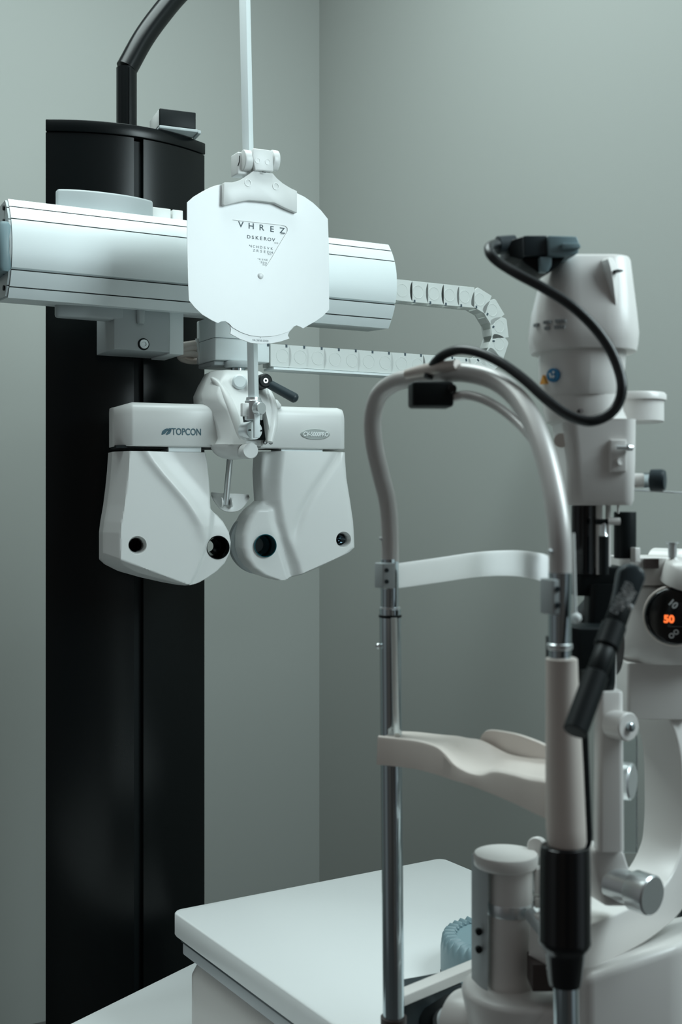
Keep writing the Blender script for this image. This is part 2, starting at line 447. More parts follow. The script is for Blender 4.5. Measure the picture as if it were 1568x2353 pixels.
# ------------------------------------------------------------------ cable chain
t = thing('cable_chain', 'white jointed plastic energy chain looping around the right end of the beam', 'cable chain', AF)
CY = 0.045
zl = (AF.at(640, 820, CY).z+0)            # lower run centre
zu_ = AF.at(930, 672, CY).z
RB = (zu_-zl)/2
xr = AF.at(1072, 760, CY).x
PIT = 0.0345
x_start = AF.at(632, 820, CY).x
def chain_pos(s):
    """position and direction along the chain from its lower left end"""
    L1 = xr-x_start
    if s < L1: return Vector((x_start+s, CY, zl)), 0.0
    s2 = s-L1; La = math.pi*RB
    if s2 < La:
        a = s2/RB; return Vector((xr+RB*math.sin(a), CY, zl+RB-RB*math.cos(a))), a
    return Vector((xr-(s2-La), CY, zl+2*RB)), math.pi
LH = 0.0195; LD = 0.016
def plate(yy):
    bm = B(); pts = []
    for i in range(13):
        a = -math.pi/2+math.pi*i/12
        pts.append((PIT*0.5+0.0075*math.cos(a), LH*math.sin(a)))
    pts += [(-PIT*0.46, LH), (-PIT*0.46, -LH)]
    prism(bm, pts, yy, yy+0.004); return bm
lk = finish(plate(-LD), 'chain_link', M['chain'], t, bevel=0.0005, seg=1)
kids = [finish(plate(LD-0.004), 'rear_plate', M['chain'], lk, bevel=0.0005, seg=1)]
bm = B(); lathe(bm, (PIT*0.2, -LD, 0), (0, -1, 0), [(0, 0.0122), (0.0005, 0.0120), (0.0005, 0.0112), (0.0001, 0.0110), (0.0001, 0.001)])
kids.append(finish(bm, 'hinge_boss', M['chain'], lk))
for za, zb_ in ((-LH-0.0004, -LH+0.0025), (LH-0.0025, LH+0.0004)):
    bm = B(); box(bm, -0.009, 0.004, -LD+0.003, LD-0.003, za, zb_); kids.append(finish(bm, 'crossbar', M['chain'], lk, bevel=0.0005, seg=1))
bm = B(); box(bm, -PIT*0.5-0.0045, -PIT*0.5-0.001, -LD-0.0006, -LD+0.003, LH-0.0045, LH+0.0006); kids.append(finish(bm, 'snap_notch', M['ink'], lk))
s = 0.0; first = True; tot = (xr-x_start)*2+math.pi*RB
x_end = AF.at(905, 660, CY).x
while True:
    p, a = chain_pos(s)
    if a == math.pi and p.x < x_end: break
    if first: o = lk; first = False
    else:
        o = lk.copy(); COL.objects.link(o); o.parent = t
        for c in kids:
            c2 = c.copy(); COL.objects.link(c2); c2.parent = o
    o.location = p; o.rotation_euler = (0, -a, 0)
    s += PIT
bm = B(); box(bm, x_start-0.012, xr-0.02, CY-0.021, CY+0.02, zl-LH-0.005, zl-LH-0.0012)
finish(bm, 'chain_tray', M['alu'], t, 'thin metal tray under the lower run')

# ------------------------------------------------------------------ phoropter
PY = 20
PF = Frame(P(547, HY, 2.0).to_2d().to_3d(), PY)      # local y = 0 is the plane of the front covers
t = thing('phoropter', 'white twin-wheel refractor head with dark blue-green logo hanging under the silver beam', 'phoropter', PF)
def px2(px, py, y=0.0):
    q = PF.at(px, py, y); return q.x, q.z

def crossbar(name, l, r, top_l, top_r, bot_l, bot_r):
    xl, z1l = px2(l, top_l); xrr, z1r = px2(r, top_r)
    _, z0l = px2(l, bot_l); _, z0r = px2(r, bot_r)
    z1 = (z1l+z1r)/2; z0 = (z0l+z0r)/2
    rings = []
    sec = []
    R = 0.016; n = 6; D = 0.075
    for i in range(n+1):
        a = math.radians(90*i/n); sec.append((R-R*math.sin(a)*1.0 if False else R-R*math.sin(a), z1-R+R*math.cos(a)))
    sec = [(D, z1-0.006), (D-0.006, z1)]+[(R-R*math.sin(math.radians(90*i/n)), z1-R+R*math.cos(math.radians(90*i/n))) for i in range(n+1)]+[(0.0, z0+0.003), (0.003, z0), (D, z0)]
    for x, ins in (((xl, 0.034), (xl+0.002, 0.028), (xl+0.024, 0.0018), (xl+0.028, 0.0)) if name[0] == 'l' else ((xl, 0.0),))+((xrr-0.013, 0.0), (xrr-0.004, 0.0035), (xrr, 0.011)):
        rings.append([Vector((x, y+(ins*(1-y/D)), z-(min(ins, 0.012)*0.6 if z > z0+0.02 else 0))) for y, z in sec])
    bm = B(); loft(bm, rings)
    return finish(bm, name, M['white'], t, ang=50)
cbL = crossbar('left_crossbar', 268, 516, 922, 928, 1025, 1027)
cbR = crossbar('right_crossbar', 600, 797, 930, 937, 1031, 1031)

def rows_body(name, left, right, ztop, zbot, front, depth, m, n=120, k=96, back=0.0, edge=0.010):
    """body lofted in horizontal rows: left/right edge tables over photo rows, front relief function"""
    rings = []
    for i in range(n+1):
        v = i/n; py = ztop+(zbot-ztop)*v
        xl, z = px2(interp(left, py), py); xrr, _ = px2(interp(right, py), py)
        ring = []
        w_ = xrr-xl
        for j in range(k+1):
            u = 0.5-0.5*math.cos(math.pi*j/k)
            x = xl+w_*u
            e = min(x-xl, xrr-x); ev = min(v, 1-v)*abs(px2(0, zbot)[1]-px2(0, ztop)[1])
            rr = edge
            f = 0.0
            if e < rr: f += rr-math.sqrt(max(rr*rr-(rr-e)**2, 0))
            y = front(x, z, py, interp(left, py), interp(right, py))+f
            ring.append(Vector((x, y, z)))
        ring += [Vector((xrr, depth, z)), Vector((xl, depth, z))]
        rings.append(ring)
    bm = B(); loft(bm, rings)
    return finish(bm, name, m, t, ang=45)

def sm(a, b, v):
    q = max(0.0, min(1.0, (v-a)/(b-a))); return q*q*(3-2*q)
def ptab(tab):
    return [(py, px2(px, py)[0]) for py, px in tab]
# left module: face
Lm_l = [(1036, 267), (1080, 264), (1120, 260), (1160, 255), (1200, 248), (1225, 245), (1290, 245), (1302, 258), (1318, 290), (1332, 340), (1343, 390), (1348, 420)]
Lm_r = [(1036, 476), (1060, 480), (1100, 484), (1140, 486), (1170, 487), (1185, 505), (1200, 518), (1225, 531), (1250, 535), (1275, 532), (1300, 520), (1318, 502), (1332, 480), (1342, 460), (1348, 435)]
ridge = ptab([(1030, 333), (1060, 352), (1090, 376), (1120, 402), (1150, 427), (1180, 447), (1210, 463), (1250, 472), (1290, 462), (1320, 450), (1350, 436)])
lobeL = ptab([(1036, 560), (1165, 490), (1200, 486), (1240, 480), (1290, 462), (1320, 450), (1350, 434)])
def frontL(x, z, py, a, b):
    y = 0.0
    xr_ = interp(ridge, py); dxr = x-xr_
    if py < 1290: y += -0.0045*math.exp(-(dxr/0.010)**2)*(1-sm(1180, 1290, py))
    y += 0.007*sm(0.0, 0.05, dxr)*(1-sm(1150, 1290, py))
    xlb = interp(lobeL, py)
    y += 0.0075*sm(-0.002, 0.006, x-xlb)
    # chamfer along the lower left edge
    zc = interp([(245, 1272), (300, 1292), (380, 1318), (440, 1343)], CX+0) if False else None
    lx, lz = px2(250, 1276); rx, rz = px2(437, 1345)
    zl_ = lz+(rz-lz)*(x-lx)/(rx-lx)
    if z < zl_: y += min((zl_-z)*1.9, 0.036)
    lft = px2(a, py)[0]
    y += max(0.0, 0.0225-(x-lft))*1.6
    return y
modL = rows_body('left_lens_module', Lm_l, Lm_r, 1036, 1348, frontL, 0.080, M['white'], edge=0.004)
Rm_l = [(1036, 601), (1060, 596), (1080, 593), (1110, 594), (1150, 600), (1160, 585), (1175, 568), (1200, 556), (1230, 551), (1260, 550), (1285, 556), (1305, 570), (1322, 596), (1333, 630)]
Rm_l = [(1036, 613), (1080, 610), (1120, 612), (1150, 614), (1158, 606), (1170, 590), (1185, 578), (1205, 568), (1230, 562), (1260, 562), (1285, 569), (1305, 583), (1322, 606), (1334, 640)]
Rm_r = [(1036, 797), (1060, 798), (1100, 801), (1150, 809), (1200, 816), (1230, 818), (1262, 819), (1275, 806), (1295, 770), (1315, 725), (1334, 668)]
ridgeR = ptab([(1030, 782), (1060, 766), (1100, 740), (1140, 714), (1180, 694), (1220, 681), (1255, 674), (1300, 690)])
innerR = ptab([(1030, 655), (1100, 647), (1150, 647), (1200, 655), (1235, 664), (1255, 672), (1300, 690), (1340, 700)])
lobeR = ptab([(1030, 600), (1150, 606), (1160, 622), (1200, 628), (1240, 640), (1290, 655), (1340, 668)])
def frontR(x, z, py, a, b):
    y = 0.0
    dxr = x-interp(ridgeR, py)
    y += 0.0035*math.exp(-(dxr/0.007)**2)*(1-sm(1200, 1262, py))
    din = x-interp(innerR, py)
    y += 0.024*(1-sm(-0.024, 0.002, din))
    dlo = x-interp(lobeR, py)
    if py > 1158: y -= 0.016*(1-sm(-0.004, 0.012, dlo))*sm(1158, 1175, py)
    rx, rz = px2(819, 1264); lx, lz = px2(668, 1331)
    zl_ = rz+(lz-rz)*(x-rx)/(lx-rx)
    if z < zl_+0.001 and x > lx: y += min((zl_+0.001-z)*1.9, 0.036)
    return y
modR = rows_body('right_lens_module', Rm_l, Rm_r, 1036, 1334, frontR, 0.080, M['white'], edge=0.011)
# rear shells of the modules seen at the left-hand sides
def shell(name, pts, y0, y1, m, bev=0.003):
    bm = B(); prism(bm, pts, y0, y1); return finish(bm, name, m, t, bevel=bev)
# apertures through the modules
def aperture(px, py, r, mod, yf, label=None, blue=False):
    x, z = px2(px, py, yf)
    bm = B(); rod(bm, (x, -0.05, z), (x, 0.12, z), r, n=48)
    cut(mod, [bm])
    bm = B()
    lathe(bm, (x, 0, z), (0, 1, 0), [(yf-0.0012, r*0.93), (yf-0.0012, r*1.0), (0.0795, r*0.998), (0.0795, r*0.5), (0.074, r*0.5), (0.045, r*0.80), (0.040, r*0.91)])
    # open the caps: a tube wall only
    caps = [f for f in bm.faces if len(f.verts) > 4]
    bmesh.ops.delete(bm, geom=caps, context='FACES_ONLY')
    o = finish(bm, 'sight_aperture', M['lens'] if blue else M['blackg'], mod, label)
    return o
aperture(501, 1258, 0.0198, modL, 0.008)
aperture(610, 1254, 0.0196, modR, 0.005, blue=True)
def dimple(px, py, r, mod, chrome=False):
    x, z = px2(px, py, 0.0)
    bm = B(); lathe(bm, (x, 0, z), (0, 1, 0), [(-0.02, r*1.75), (0.0015, r*1.28), (0.020, r*0.9), (0.085, r*0.9)])
    cut(mod, [bm])
    bm = B(); lathe(bm, (x-0.001, 0, z), (0, 1, 0), [(0.012, r*0.86), (0.024, r*0.86), (0.05, r*0.8), (0.06, 0.0001)])
    bmesh.ops.delete(bm, geom=[f for f in bm.faces if len(f.verts) > 4 and f.calc_center_median().y < 0.02], context='FACES_ONLY')
    finish(bm, 'vertex_window', M['chrome'] if chrome else M['blackg'], mod)
dimple(316, 1253, 0.0115, modL)
dimple(790, 1240, 0.0105, modR, True)
# seams / rear wheel rim of the right module
x1, z1 = px2(604, 1158); x2, z2 = px2(600, 1334)
cxm, czm = px2(625, 1249)
bm = B(); lathe(bm, (cxm+0.001, 0, czm), (0, 1, 0), [(0.060, 0.0515), (0.064, 0.0560), (0.082, 0.0560), (0.086, 0.052)], n=72)
finish(bm, 'rear_lens_wheel', M['greyp'], modR)
# sliders between crossbars and modules
for a, b in ((390, 465), (650, 745)):
    xa, za = px2(a, 1027); xb, zb_ = px2(b, 1037)
    bm = B(); box(bm, xa, xb, 0.008, 0.07, zb_-0.001, za+0.004); finish(bm, 'slider_block', M['alu'], t)
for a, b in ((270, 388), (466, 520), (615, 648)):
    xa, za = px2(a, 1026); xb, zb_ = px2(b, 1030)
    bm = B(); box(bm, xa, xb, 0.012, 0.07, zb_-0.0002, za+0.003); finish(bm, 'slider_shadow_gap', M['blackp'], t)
# centre housing: rows of rounded sections
def row(py, l, r, y0, y1, cl, cr):
    xl, z = px2(l, py, y0+cl); xrr, _ = px2(r, py, y0+cr)
    pts = [(xl, y1), (xl, y0+cl*1.15), (xl+0.0015, y0+cl)]
    x1_, x2_ = xl+cl*0.85, xrr-cr*0.8
    pts += [(x1_-0.003, y0+0.0035), (x1_, y0+0.0008), (x1_+0.004, y0), ((x1_+x2_)/2, y0-0.002), (x2_-0.004, y0), (x2_, y0+0.0008), (x2_+0.003, y0+0.003), (xrr-0.001, y0+cr), (xrr, y0+cr*1.2), (xrr, y1)]
    return [Vector((x, y, z)) for x, y in pts]
bm = B(); loft(bm, [row(852, 489, 601, 0.016, 0.066, 0.022, 0.010), row(855, 483, 606, 0.010, 0.072, 0.024, 0.010), row(880, 472, 612, 0.000, 0.076, 0.024, 0.012), row(905, 463, 622, -0.010, 0.076, 0.026, 0.016),
    row(925, 466, 632, -0.018, 0.076, 0.028, 0.020), row(945, 486, 638, -0.026, 0.074, 0.026, 0.022), row(975, 499, 636, -0.034, 0.074, 0.022, 0.022), row(1005, 508, 622, -0.040, 0.072, 0.018, 0.018), row(1022, 500, 612, -0.042, 0.066, 0.022, 0.018)])
ch = finish(bm, 'center_housing', M['white'], t, ang=50)
xs, zs_ = px2(588, 1016, -0.036); xs2, zs2 = px2(622, 912, -0.02); xs3, _ = px2(553, 960, -0.03)
bm = B(); prism(bm, [(px2(556, 925, -0.03)[0], px2(0, 925, -0.03)[1]), (px2(612, 925, -0.03)[0], px2(0, 925, -0.03)[1]), (px2(622, 1014, -0.03)[0], px2(0, 1014, -0.03)[1]), (px2(562, 1014, -0.03)[0], px2(0, 1014, -0.03)[1])], -0.08, 0.0)
cut(ch, [bm])
# black lining added in the clamp recess to deepen its shade
bm = B(); ra, rb = PF.at(558, 932, 0.0), PF.at(617, 1012, 0.0); box(bm, ra.x, rb.x, -0.006, -0.0005, rb.z, ra.z); finish(bm, 'recess_shade_lining', M['blackp'], ch)
# flowing side ridges of the centre housing
for tb, nm in (([(486, 868, 0.014), (506, 888, 0.004), (526, 925, -0.015), (541, 965, -0.029), (551, 1014, -0.037)], 'side_ridge'), ([(616, 893, 0.006), (626, 930, -0.010), (628, 970, -0.024), (621, 1016, -0.033)], 'side_ridge')):
    bm = B(); tube(bm, [Vector(PF.at(a, b, c)) for a, b, c in tb], lambda s: 0.0022+0.0060*max(0, math.sin(math.pi*min(1, s*0.92)))**0.6, n=18)
    finish(bm, nm, M['white'], ch)
# bottom bowl
bx, bz = px2(548, 1020, -0.03)
bm = B(); lathe(bm, (bx, -0.002, bz-0.0005), (0, 0, -1), [(0, 0.0385), (0.006, 0.0380), (0.012, 0.0345), (0.018, 0.028), (0.0225, 0.018), (0.0245, 0.006)])
finish(bm, 'bottom_bowl', M['white'], ch, ang=60)
q = PF.at(571, 1036, -0.055)
bm = B(); lathe(bm, (q.x-0.001, -0.028, q.z), (0.04, -1, 0), [(0, 0.0125), (0.022, 0.0125), (0.0222, 0.0133), (0.037, 0.0133), (0.0385, 0.0120)])
finish(bm, 'front_knob', M['white'], t, 'round white knob at the bottom centre', ang=45)
q = PF.at(554, 878, -0.012)
bm = B(); lathe(bm, (q.x, 0.0, q.z), (-0.15, -1, 0.1), [(0, 0.0125), (0.010, 0.0125), (0.0125, 0.0095)]); finish(bm, 'level_bubble_cap', M['alu'], ch)
# screws pairs on bars
for px in (508, 519, 610, 623):
    x, z = px2(px, 1016, -0.001)
    bm = B(); lathe(bm, (x, 0.002, z), (0, -1, 0), [(0, 0.0036), (0.003, 0.0036), (0.003, 0.0026), (0.0016, 0.0024)]); finish(bm, 'socket_screw', M['blackg'], t)
# stem up to the beam
q = PF.at(547, 845, 0.04)
bm = B(); rod(bm, (q.x, 0.04, PF.at(547, 860, 0.04).z), (q.x, 0.04, PF.at(547, 838, 0.04).z), 0.0125); finish(bm, 'stem', M['chrome'], t, 'short steel stem')
bm = B(); lathe(bm, (q.x, 0.04, PF.at(547, 846, 0.04).z), (0, 0, 1), [(0, 0.0225), (0.002, 0.0235), (0.009, 0.0235), (0.011, 0.022)]); finish(bm, 'stem_flange', M['greyp'], t)
# black clamping lever
q0 = PF.at(607, 876, -0.03); q1 = PF.at(676, 914, -0.045)
bm = B(); tube(bm, [q0, q0.lerp(q1, 0.35), q0.lerp(q1, 0.7), q1], lambda s: 0.0075+0.001*s, n=24, k=6); 
lv = finish(bm, 'clamping_lever', M['darkp'], t, 'black clamping lever', ang=60)
bm = B(); lathe(bm, q1-(q1-q0).normalized()*0.0, (q1-q0), [(0, 0.0085), (0.003, 0.0080), (0.006, 0.0052), (0.0073, 0.0015)]); finish(bm, 'lever_tip', M['darkp'], lv, ang=80)
bm = B(); lathe(bm, (q0.x, q0.y+0.03, q0.z), (0, -1, 0), [(0, 0.0125), (0.020, 0.0125), (0.038, 0.0118), (0.040, 0.0095)]); finish(bm, 'lever_hub', M['blackp'], lv)
bm = B(); lathe(bm, (q0.x, q0.y-0.0095, q0.z), (0, -1, 0), [(0, 0.0042), (0.0014, 0.0042), (0.0014, 0.0020), (0.0004, 0.0019)]); finish(bm, 'hub_screw', M['steel'], lv)
# small tabs right of centre housing
bm = B(); prism(bm, [px2(a, b, 0.01) for a, b in ((622, 918), (634, 919), (644, 932), (642, 940), (620, 940))], 0.0, 0.03); finish(bm, 'release_tab', M['white'], t, bevel=0.002)
bm = B(); prism(bm, [px2(a, b, 0.0) for a, b in ((608, 903), (625, 907), (626, 913), (612, 913))], -0.006, 0.012); finish(bm, 'release_tab', M['white'], t, bevel=0.001)
# forehead rest: steel rod and curved white pad
r0 = PF.at(529, 1050, 0.045); r1 = PF.at(519, 1160, 0.045)
bm = B(); rod(bm, r0, r1, 0.0052); fr_ = finish(bm, 'forehead_rest_rod', M['steel'], t, 'steel rod of the forehead rest')
bm = B()
rows = []
for i in range(25):
    u = -1+2*i/24
    px = 530+u*43; 
    top = 1134+3*u*u*(1 if u > 0 else -1); bot = 1176-34*abs(u)**2.6
    yb = 0.045+0.030*u*u
    a = PF.at(px, top, yb); b = PF.at(px, bot, yb); c = (a+b)/2
    mid = Vector((c.x, yb+0.004, c.z))
    rows.append([Vector((a.x, yb, a.z)), Vector((mid.x, mid.y, mid.z)), Vector((b.x, yb-0.004, b.z)), Vector((b.x, yb-0.0005, b.z-0.001)), Vector((mid.x, mid.y+0.004, mid.z)), Vector((a.x, yb+0.004, a.z))])
loft(bm, rows); pad = finish(bm, 'forehead_pad', M['white'], t, ang=60)
for dx in (-0.0085, 0.0085):
    bm = B(); rod(bm, (r1.x+dx-0.0012, 0.040, r1.z+0.004), (r1.x+dx+0.0012, 0.040, r1.z+0.004), 0.0085); finish(bm, 'pad_hinge', M['white'], pad)
# printed maker name and emblem
q = PF.at(429, 993, -0.0004)
text('TOPCON', 0.0155, cbL, M['logo'], (q.x, -0.0004, q.z), 'maker_name', bold=0.0002, sx=0.76, ext=0.0003)
def blade(pts):
    bm = B(); prism(bm, [px2(a, b, 0) for a, b in pts], -0.0007, 0.0005); return bm
for pts_ in ([(371, 999), (373, 991), (379, 986), (385, 984), (387, 988), (383, 992), (379, 997), (374, 999)],
             [(381, 999), (385, 992), (390, 988), (393, 985), (394, 990), (391, 996), (386, 999)],
             [(384, 990), (388, 984), (394, 984), (394, 987), (389, 991)]):
    finish(blade(pts_), 'maker_emblem', M['logo'], cbL)
q = PF.at(725, 998, -0.0008)
bm = B(); loft(bm, [[Vector((q.x+0.0262*k_*math.cos(a*math.pi/32), y_, q.z+0.0093*k_*math.sin(a*math.pi/32))) for a in range(64)] for y_, k_ in ((0.001, 1.0), (-0.0010, 1.0), (-0.0018, 0.95))])
bd = finish(bm, 'model_badge', M['badge'], cbR, 'oval grey badge')
text('CV-5000PRO', 0.0102, bd, M['lightink'], (q.x, -0.0024, q.z), 'badge_lettering', bold=0.0004, sx=0.80, shear=0.2)

# ------------------------------------------------------------------ near rod with clamp
RF = Frame(P(585, HY, 1.925).to_2d().to_3d(), 20)
t = thing('near_chart_rod', 'white square metal rod standing up from the clamp at the phoropter centre', 'rod', RF)
def sqrod(bm, p0, p1, w, yaw):
    c, s_ = math.cos(math.radians(yaw)), math.sin(math.radians(yaw))
    off = [Vector((c*a-s_*b, s_*a+c*b, 0))*w/2 for a, b in ((-1, -1), (1, -1), (1, 1), (-1, 1))]
    loft(bm, [[Vector(p)+o for o in off] for p in (p0, p1)])
pb, pt = RF.P(583, 922, 1.925), RF.P(562, -30, 1.83)
bm = B(); sqrod(bm, pb, pt, 0.0128, 42); finish(bm, 'square_rod', M['alu'], t, bevel=0.0006, seg=2)
c = RF.P(586, 940, 1.922)
bm = B(); lathe(bm, (pb.x, pb.y, RF.P(586, 965, 1.925).z), (0, 0, 1), [(0, 0.0135), (0.0005, 0.0142), (0.030, 0.0142), (0.0315, 0.0125), (0.036, 0.0120)]); cl = finish(bm, 'clamp_body', M['steel'], t)
bm = B(); box(bm, c.x-0.0225, c.x-0.010, c.y-0.006, c.y+0.006, c.z-0.012, c.z+0.009); finish(bm, 'clamp_wing', M['white'], t, bevel=0.001)
k0 = RF.P(590, 939, 1.908)
bm = B(); lathe(bm, (k0.x, k0.y, k0.z), (0.45, -1, 0), [(0, 0.0098), (0.002, 0.0102), (0.011, 0.0102), (0.0125, 0.0090)]); finish(bm, 'clamp_screw', M['steel'], t, 'round clamp screw')
k1 = RF.P(590, 1006, 1.915); k2 = RF.P(589, 950, 1.915)
bm = B(); box(bm, k1.x-0.0045, k1.x+0.0045, k1.y-0.004, k1.y+0.006, k1.z, k2.z); finish(bm, 'hinge_tongue', M['alu'], t, bevel=0.0008)
k = RF.P(587, 989, 1.935)
bm = B(); lathe(bm, (k.x-0.002, k.y, k.z), (0.25, -1, 0), [(-0.026, 0.0150), (0.0, 0.0150), (0.0012, 0.0143)]); hd = finish(bm, 'hinge_drum', M['steel'], t)
for dx in (-0.0105, 0.0105):
    bm = B(); rod(bm, (k.x+0.0002+dx, k.y-0.0022+dx*0.25, k.z), (k.x+0.0008+dx, k.y-0.003+dx*0.25, k.z), 0.0014); finish(bm, 'drum_pin', M['blackp'], hd)

# ------------------------------------------------------------------ near vision chart
DF = Frame(P(597, HY, 1.825).to_2d().to_3d(), 29)
t = thing('near_vision_chart', 'bright white disc chart with rows of small letters hanging on the upright rod', 'eye chart', DF)
def d2(px, py, y=0.0):
    q = DF.at(px, py, y); return (q.x, q.z)
front = [(430, 465), (445, 452), (465, 440), (485, 430), (500, 425), (520, 423), (560, 421), (610, 424), (660, 434), (683, 444), (700, 452), (720, 466), (738, 483), (754, 503),
         (756, 560), (757, 640), (757, 712), (742, 727), (728, 737), (712, 746), (697, 755), (690, 751), (682, 748), (672, 752), (664, 762), (645, 769), (625, 773), (600, 774), (575, 771), (555, 764), (535, 753), (527, 744), (518, 738), (508, 739), (501, 743), (485, 735), (465, 723), (448, 707), (434, 690), (432, 640), (430, 560)]
bm = B(); prism(bm, [d2(a, b) for a, b in front], 0.0, 0.0010)
fp = finish(bm, 'front_disc', M['card'], t, bevel=0.0003, seg=1)
win = [(534, 505), (560, 508), (600, 512), (645, 517), (656, 519), (661, 524), (661, 531), (655, 541), (640, 566), (625, 592), (613, 611), (609, 614), (604, 612)]
bm = B(); prism(bm, [d2(a, b) for a, b in win], -0.01, 0.01)
cut(fp, [bm])
back = [(470, 470), (600, 440), (720, 500), (745, 600), (735, 700), (690, 735), (664, 763), (661, 771), (665, 778), (645, 785), (625, 789), (600, 791), (575, 788), (550, 779), (528, 767), (530, 758), (528, 748), (480, 700), (445, 600)]
bm = B(); prism(bm, [d2(a, b, 0.0028) for a, b in back], 0.0013, 0.0033)
rp = finish(bm, 'letter_disc', M['card'], t, bevel=0.0003, seg=1)
# letters on the inner disc
def letters(s, x0, y0, x1, y1, size, bold=0.0):
    n = len(s)
    for i, chh in enumerate(s):
        u = i/(n-1); q = DF.at(x0+(x1-x0)*u, y0+(y1-y0)*u, 0.0025)
        text(chh, size, rp, M['ink'], (q.x, 0.0012, q.z), 'printed_letter', bold=bold, sx=1.15, ext=0.0001)
letters('VHREZ', 553, 517, 648, 531, 0.0125, 0.00015)
letters('DSKEROV', 571, 545, 628, 552, 0.0072, 0.0001)
letters('NCHDSVK', 575, 566, 624, 572, 0.0054)
letters('OZRSEDH', 575, 575, 624, 581, 0.0054)
letters('VOKSNE', 586, 595, 613, 598, 0.0038)
letters('OHZDR', 589, 602, 611, 605, 0.0038)
for s_, a, b in (('20/50', 648, 538), ('20/30', 634, 559), ('20/25', 619, 585), ('20/20', 607, 609)):
    q = DF.at(a, b, 0.0025); text(s_, 0.0030, rp, M['greyink'], (q.x, 0.0012, q.z), 'size_note', ext=0.0001)
q = DF.at(598, 783, 0.0025); text('VA 20/50-20/20', 0.0042, rp, M['ink'], (q.x, 0.0012, q.z), 'rim_lettering', ext=0.0001)
q = DF.at(598, 776, 0.0025); text('I', 0.0035, rp, M['ink'], (q.x, 0.0012, q.z), 'rim_mark', ext=0.0001)
q = DF.at(599, 634, 0.0)
bm = B(); lathe(bm, (q.x, 0.0005, q.z), (0, -1, 0), [(0, 0.0048), (0.0008, 0.0048), (0.002, 0.0038), (0.0026, 0.0015)]); finish(bm, 'pivot_rivet', M['card'], t, ang=70)
# holder plate
hol = [(514, 421), (516, 419), (535, 419), (552, 414), (566, 405), (580, 394), (583, 392), (627, 398), (636, 409), (650, 421), (668, 432), (683, 439), (683, 489), (660, 480), (631, 466), (600, 462), (572, 460), (545, 465), (517, 472), (513, 470)]
bm = B(); prism(bm, [d2(a, b, -0.008) for a, b in hol], -0.0085, -0.0004)
hp = finish(bm, 'holder_plate', M['white'], t, bevel=0.0012, seg=2)
for a, b in ((570, 420), (634, 428)):
    q = DF.at(a, b, -0.0085)
    bm = B(); lathe(bm, (q.x, -0.0080, q.z), (0, -1, 0), [(0, 0.0058), (0.0012, 0.0056), (0.0012, 0.0044), (0.0004, 0.0043)]); finish(bm, 'screw_cap', M['white'], hp)
# hinge block on top
a0 = DF.at(577, 394, -0.008); a1 = DF.at(626, 394, -0.008); a2 = DF.at(600, 344, -0.008)
bm = B(); prism(bm, [d2(*v, -0.008) for v in ((583, 393), (626, 396), (624, 348), (600, 344), (579, 342), (577, 360))], -0.013, 0.014)
hb = finish(bm, 'hinge_block', M['white'], t, bevel=0.0018)
for a, b in ((592, 369), (615, 372)):
    q = DF.at(a, b, -0.013); bm = B(); lathe(bm, (q.x, -0.0128, q.z), (0, -1, 0), [(0, 0.0042), (0.0007, 0.0042), (0.0007, 0.0036), (0.0003, 0.0035)]); finish(bm, 'screw_cap', M['white'], hb)
for cxp, wv, nm in ((567, 0.0068, 'hinge_ear'), (630, 0.0055, 'hinge_ear')):
    q = DF.at(cxp, 368, 0.0)
    bm = B()
    secs = []
    for xo in (-wv, wv):
        ring = []
        for i in range(32):
            a = 2*math.pi*i/32
            ring.append(Vector((q.x+xo, 0.0+0.0125*math.cos(a), q.z+(0.0150 if math.sin(a) > 0 else 0.0165)*math.sin(a))))
        secs.append(ring)
    loft(bm, secs); finish(bm, nm, M['white'], hb, bevel=0.0016)
q = DF.at(556, 376, 0.012)
bm = B(); box(bm, q.x-0.0105, q.x+0.010, 0.004, 0.030, q.z-0.0185, q.z+0.015); finish(bm, 'slide_clamp', M['white'], hb, bevel=0.002)
q = DF.at(563, 368, -0.012)
bm = B(); tube(bm, [(q.x-0.008, -0.0045, q.z-0.008), (q.x-0.0078, -0.0090, q.z-0.002), (q.x-0.0076, -0.0098, q.z+0.006)], 0.0007, n=8); finish(bm, 'ear_slot', M['blackp'], hb)
q = DF.at(606, 396, -0.012)
bm = B(); box(bm, q.x-0.003, q.x+0.003, -0.0135, -0.0125, q.z-0.0005, q.z+0.0008); finish(bm, 'latch_slot', M['blackp'], hb)

# ------------------------------------------------------------------ table
TZ = 0.68
A_ = P(393.5, HY+ (EYE-TZ)*F/1.737, 1.737); TF = Frame((A_.x, A_.y, 0), 32.0)
t = thing('instrument_table', 'white rectangular tabletop on a rounded pedestal, below the headrest', 'table', TF)
TWX, TWY = 0.49, -0.86
def rr2(x0, x1, y0, y1, r, z): return rrect((x0+x1)/2, (y0+y1)/2, x1-x0, y1-y0, r, z, n=8)
bm = B(); loft(bm, [rr2(0.002, TWX-0.002, TWY, -0.002, 0.014, TZ-0.034), rr2(0, TWX, TWY, 0, 0.016, TZ-0.031), rr2(0, TWX, TWY, 0, 0.016, TZ-0.002), rr2(0.002, TWX-0.002, TWY+0.002, -0.002, 0.014, TZ)])
finish(bm, 'tabletop', M['table'], t, ang=60)
bm = B(); loft(bm, [rr2(0.008, TWX-0.01, TWY, -0.008, 0.012, TZ-0.042), rr2(0.008, TWX-0.01, TWY, -0.008, 0.012, TZ-0.0345)]); finish(bm, 'dark_edge_strip', M['darkp'], t, 'narrow dark strip under the tabletop')
bm = B(); loft(bm, [rr2(0.010, TWX-0.01, TWY, -0.010, 0.012, TZ-0.060), rr2(0.010, TWX-0.01, TWY, -0.010, 0.012, TZ-0.0425)]); finish(bm, 'under_plate', M['tabled'], t, bevel=0.002)
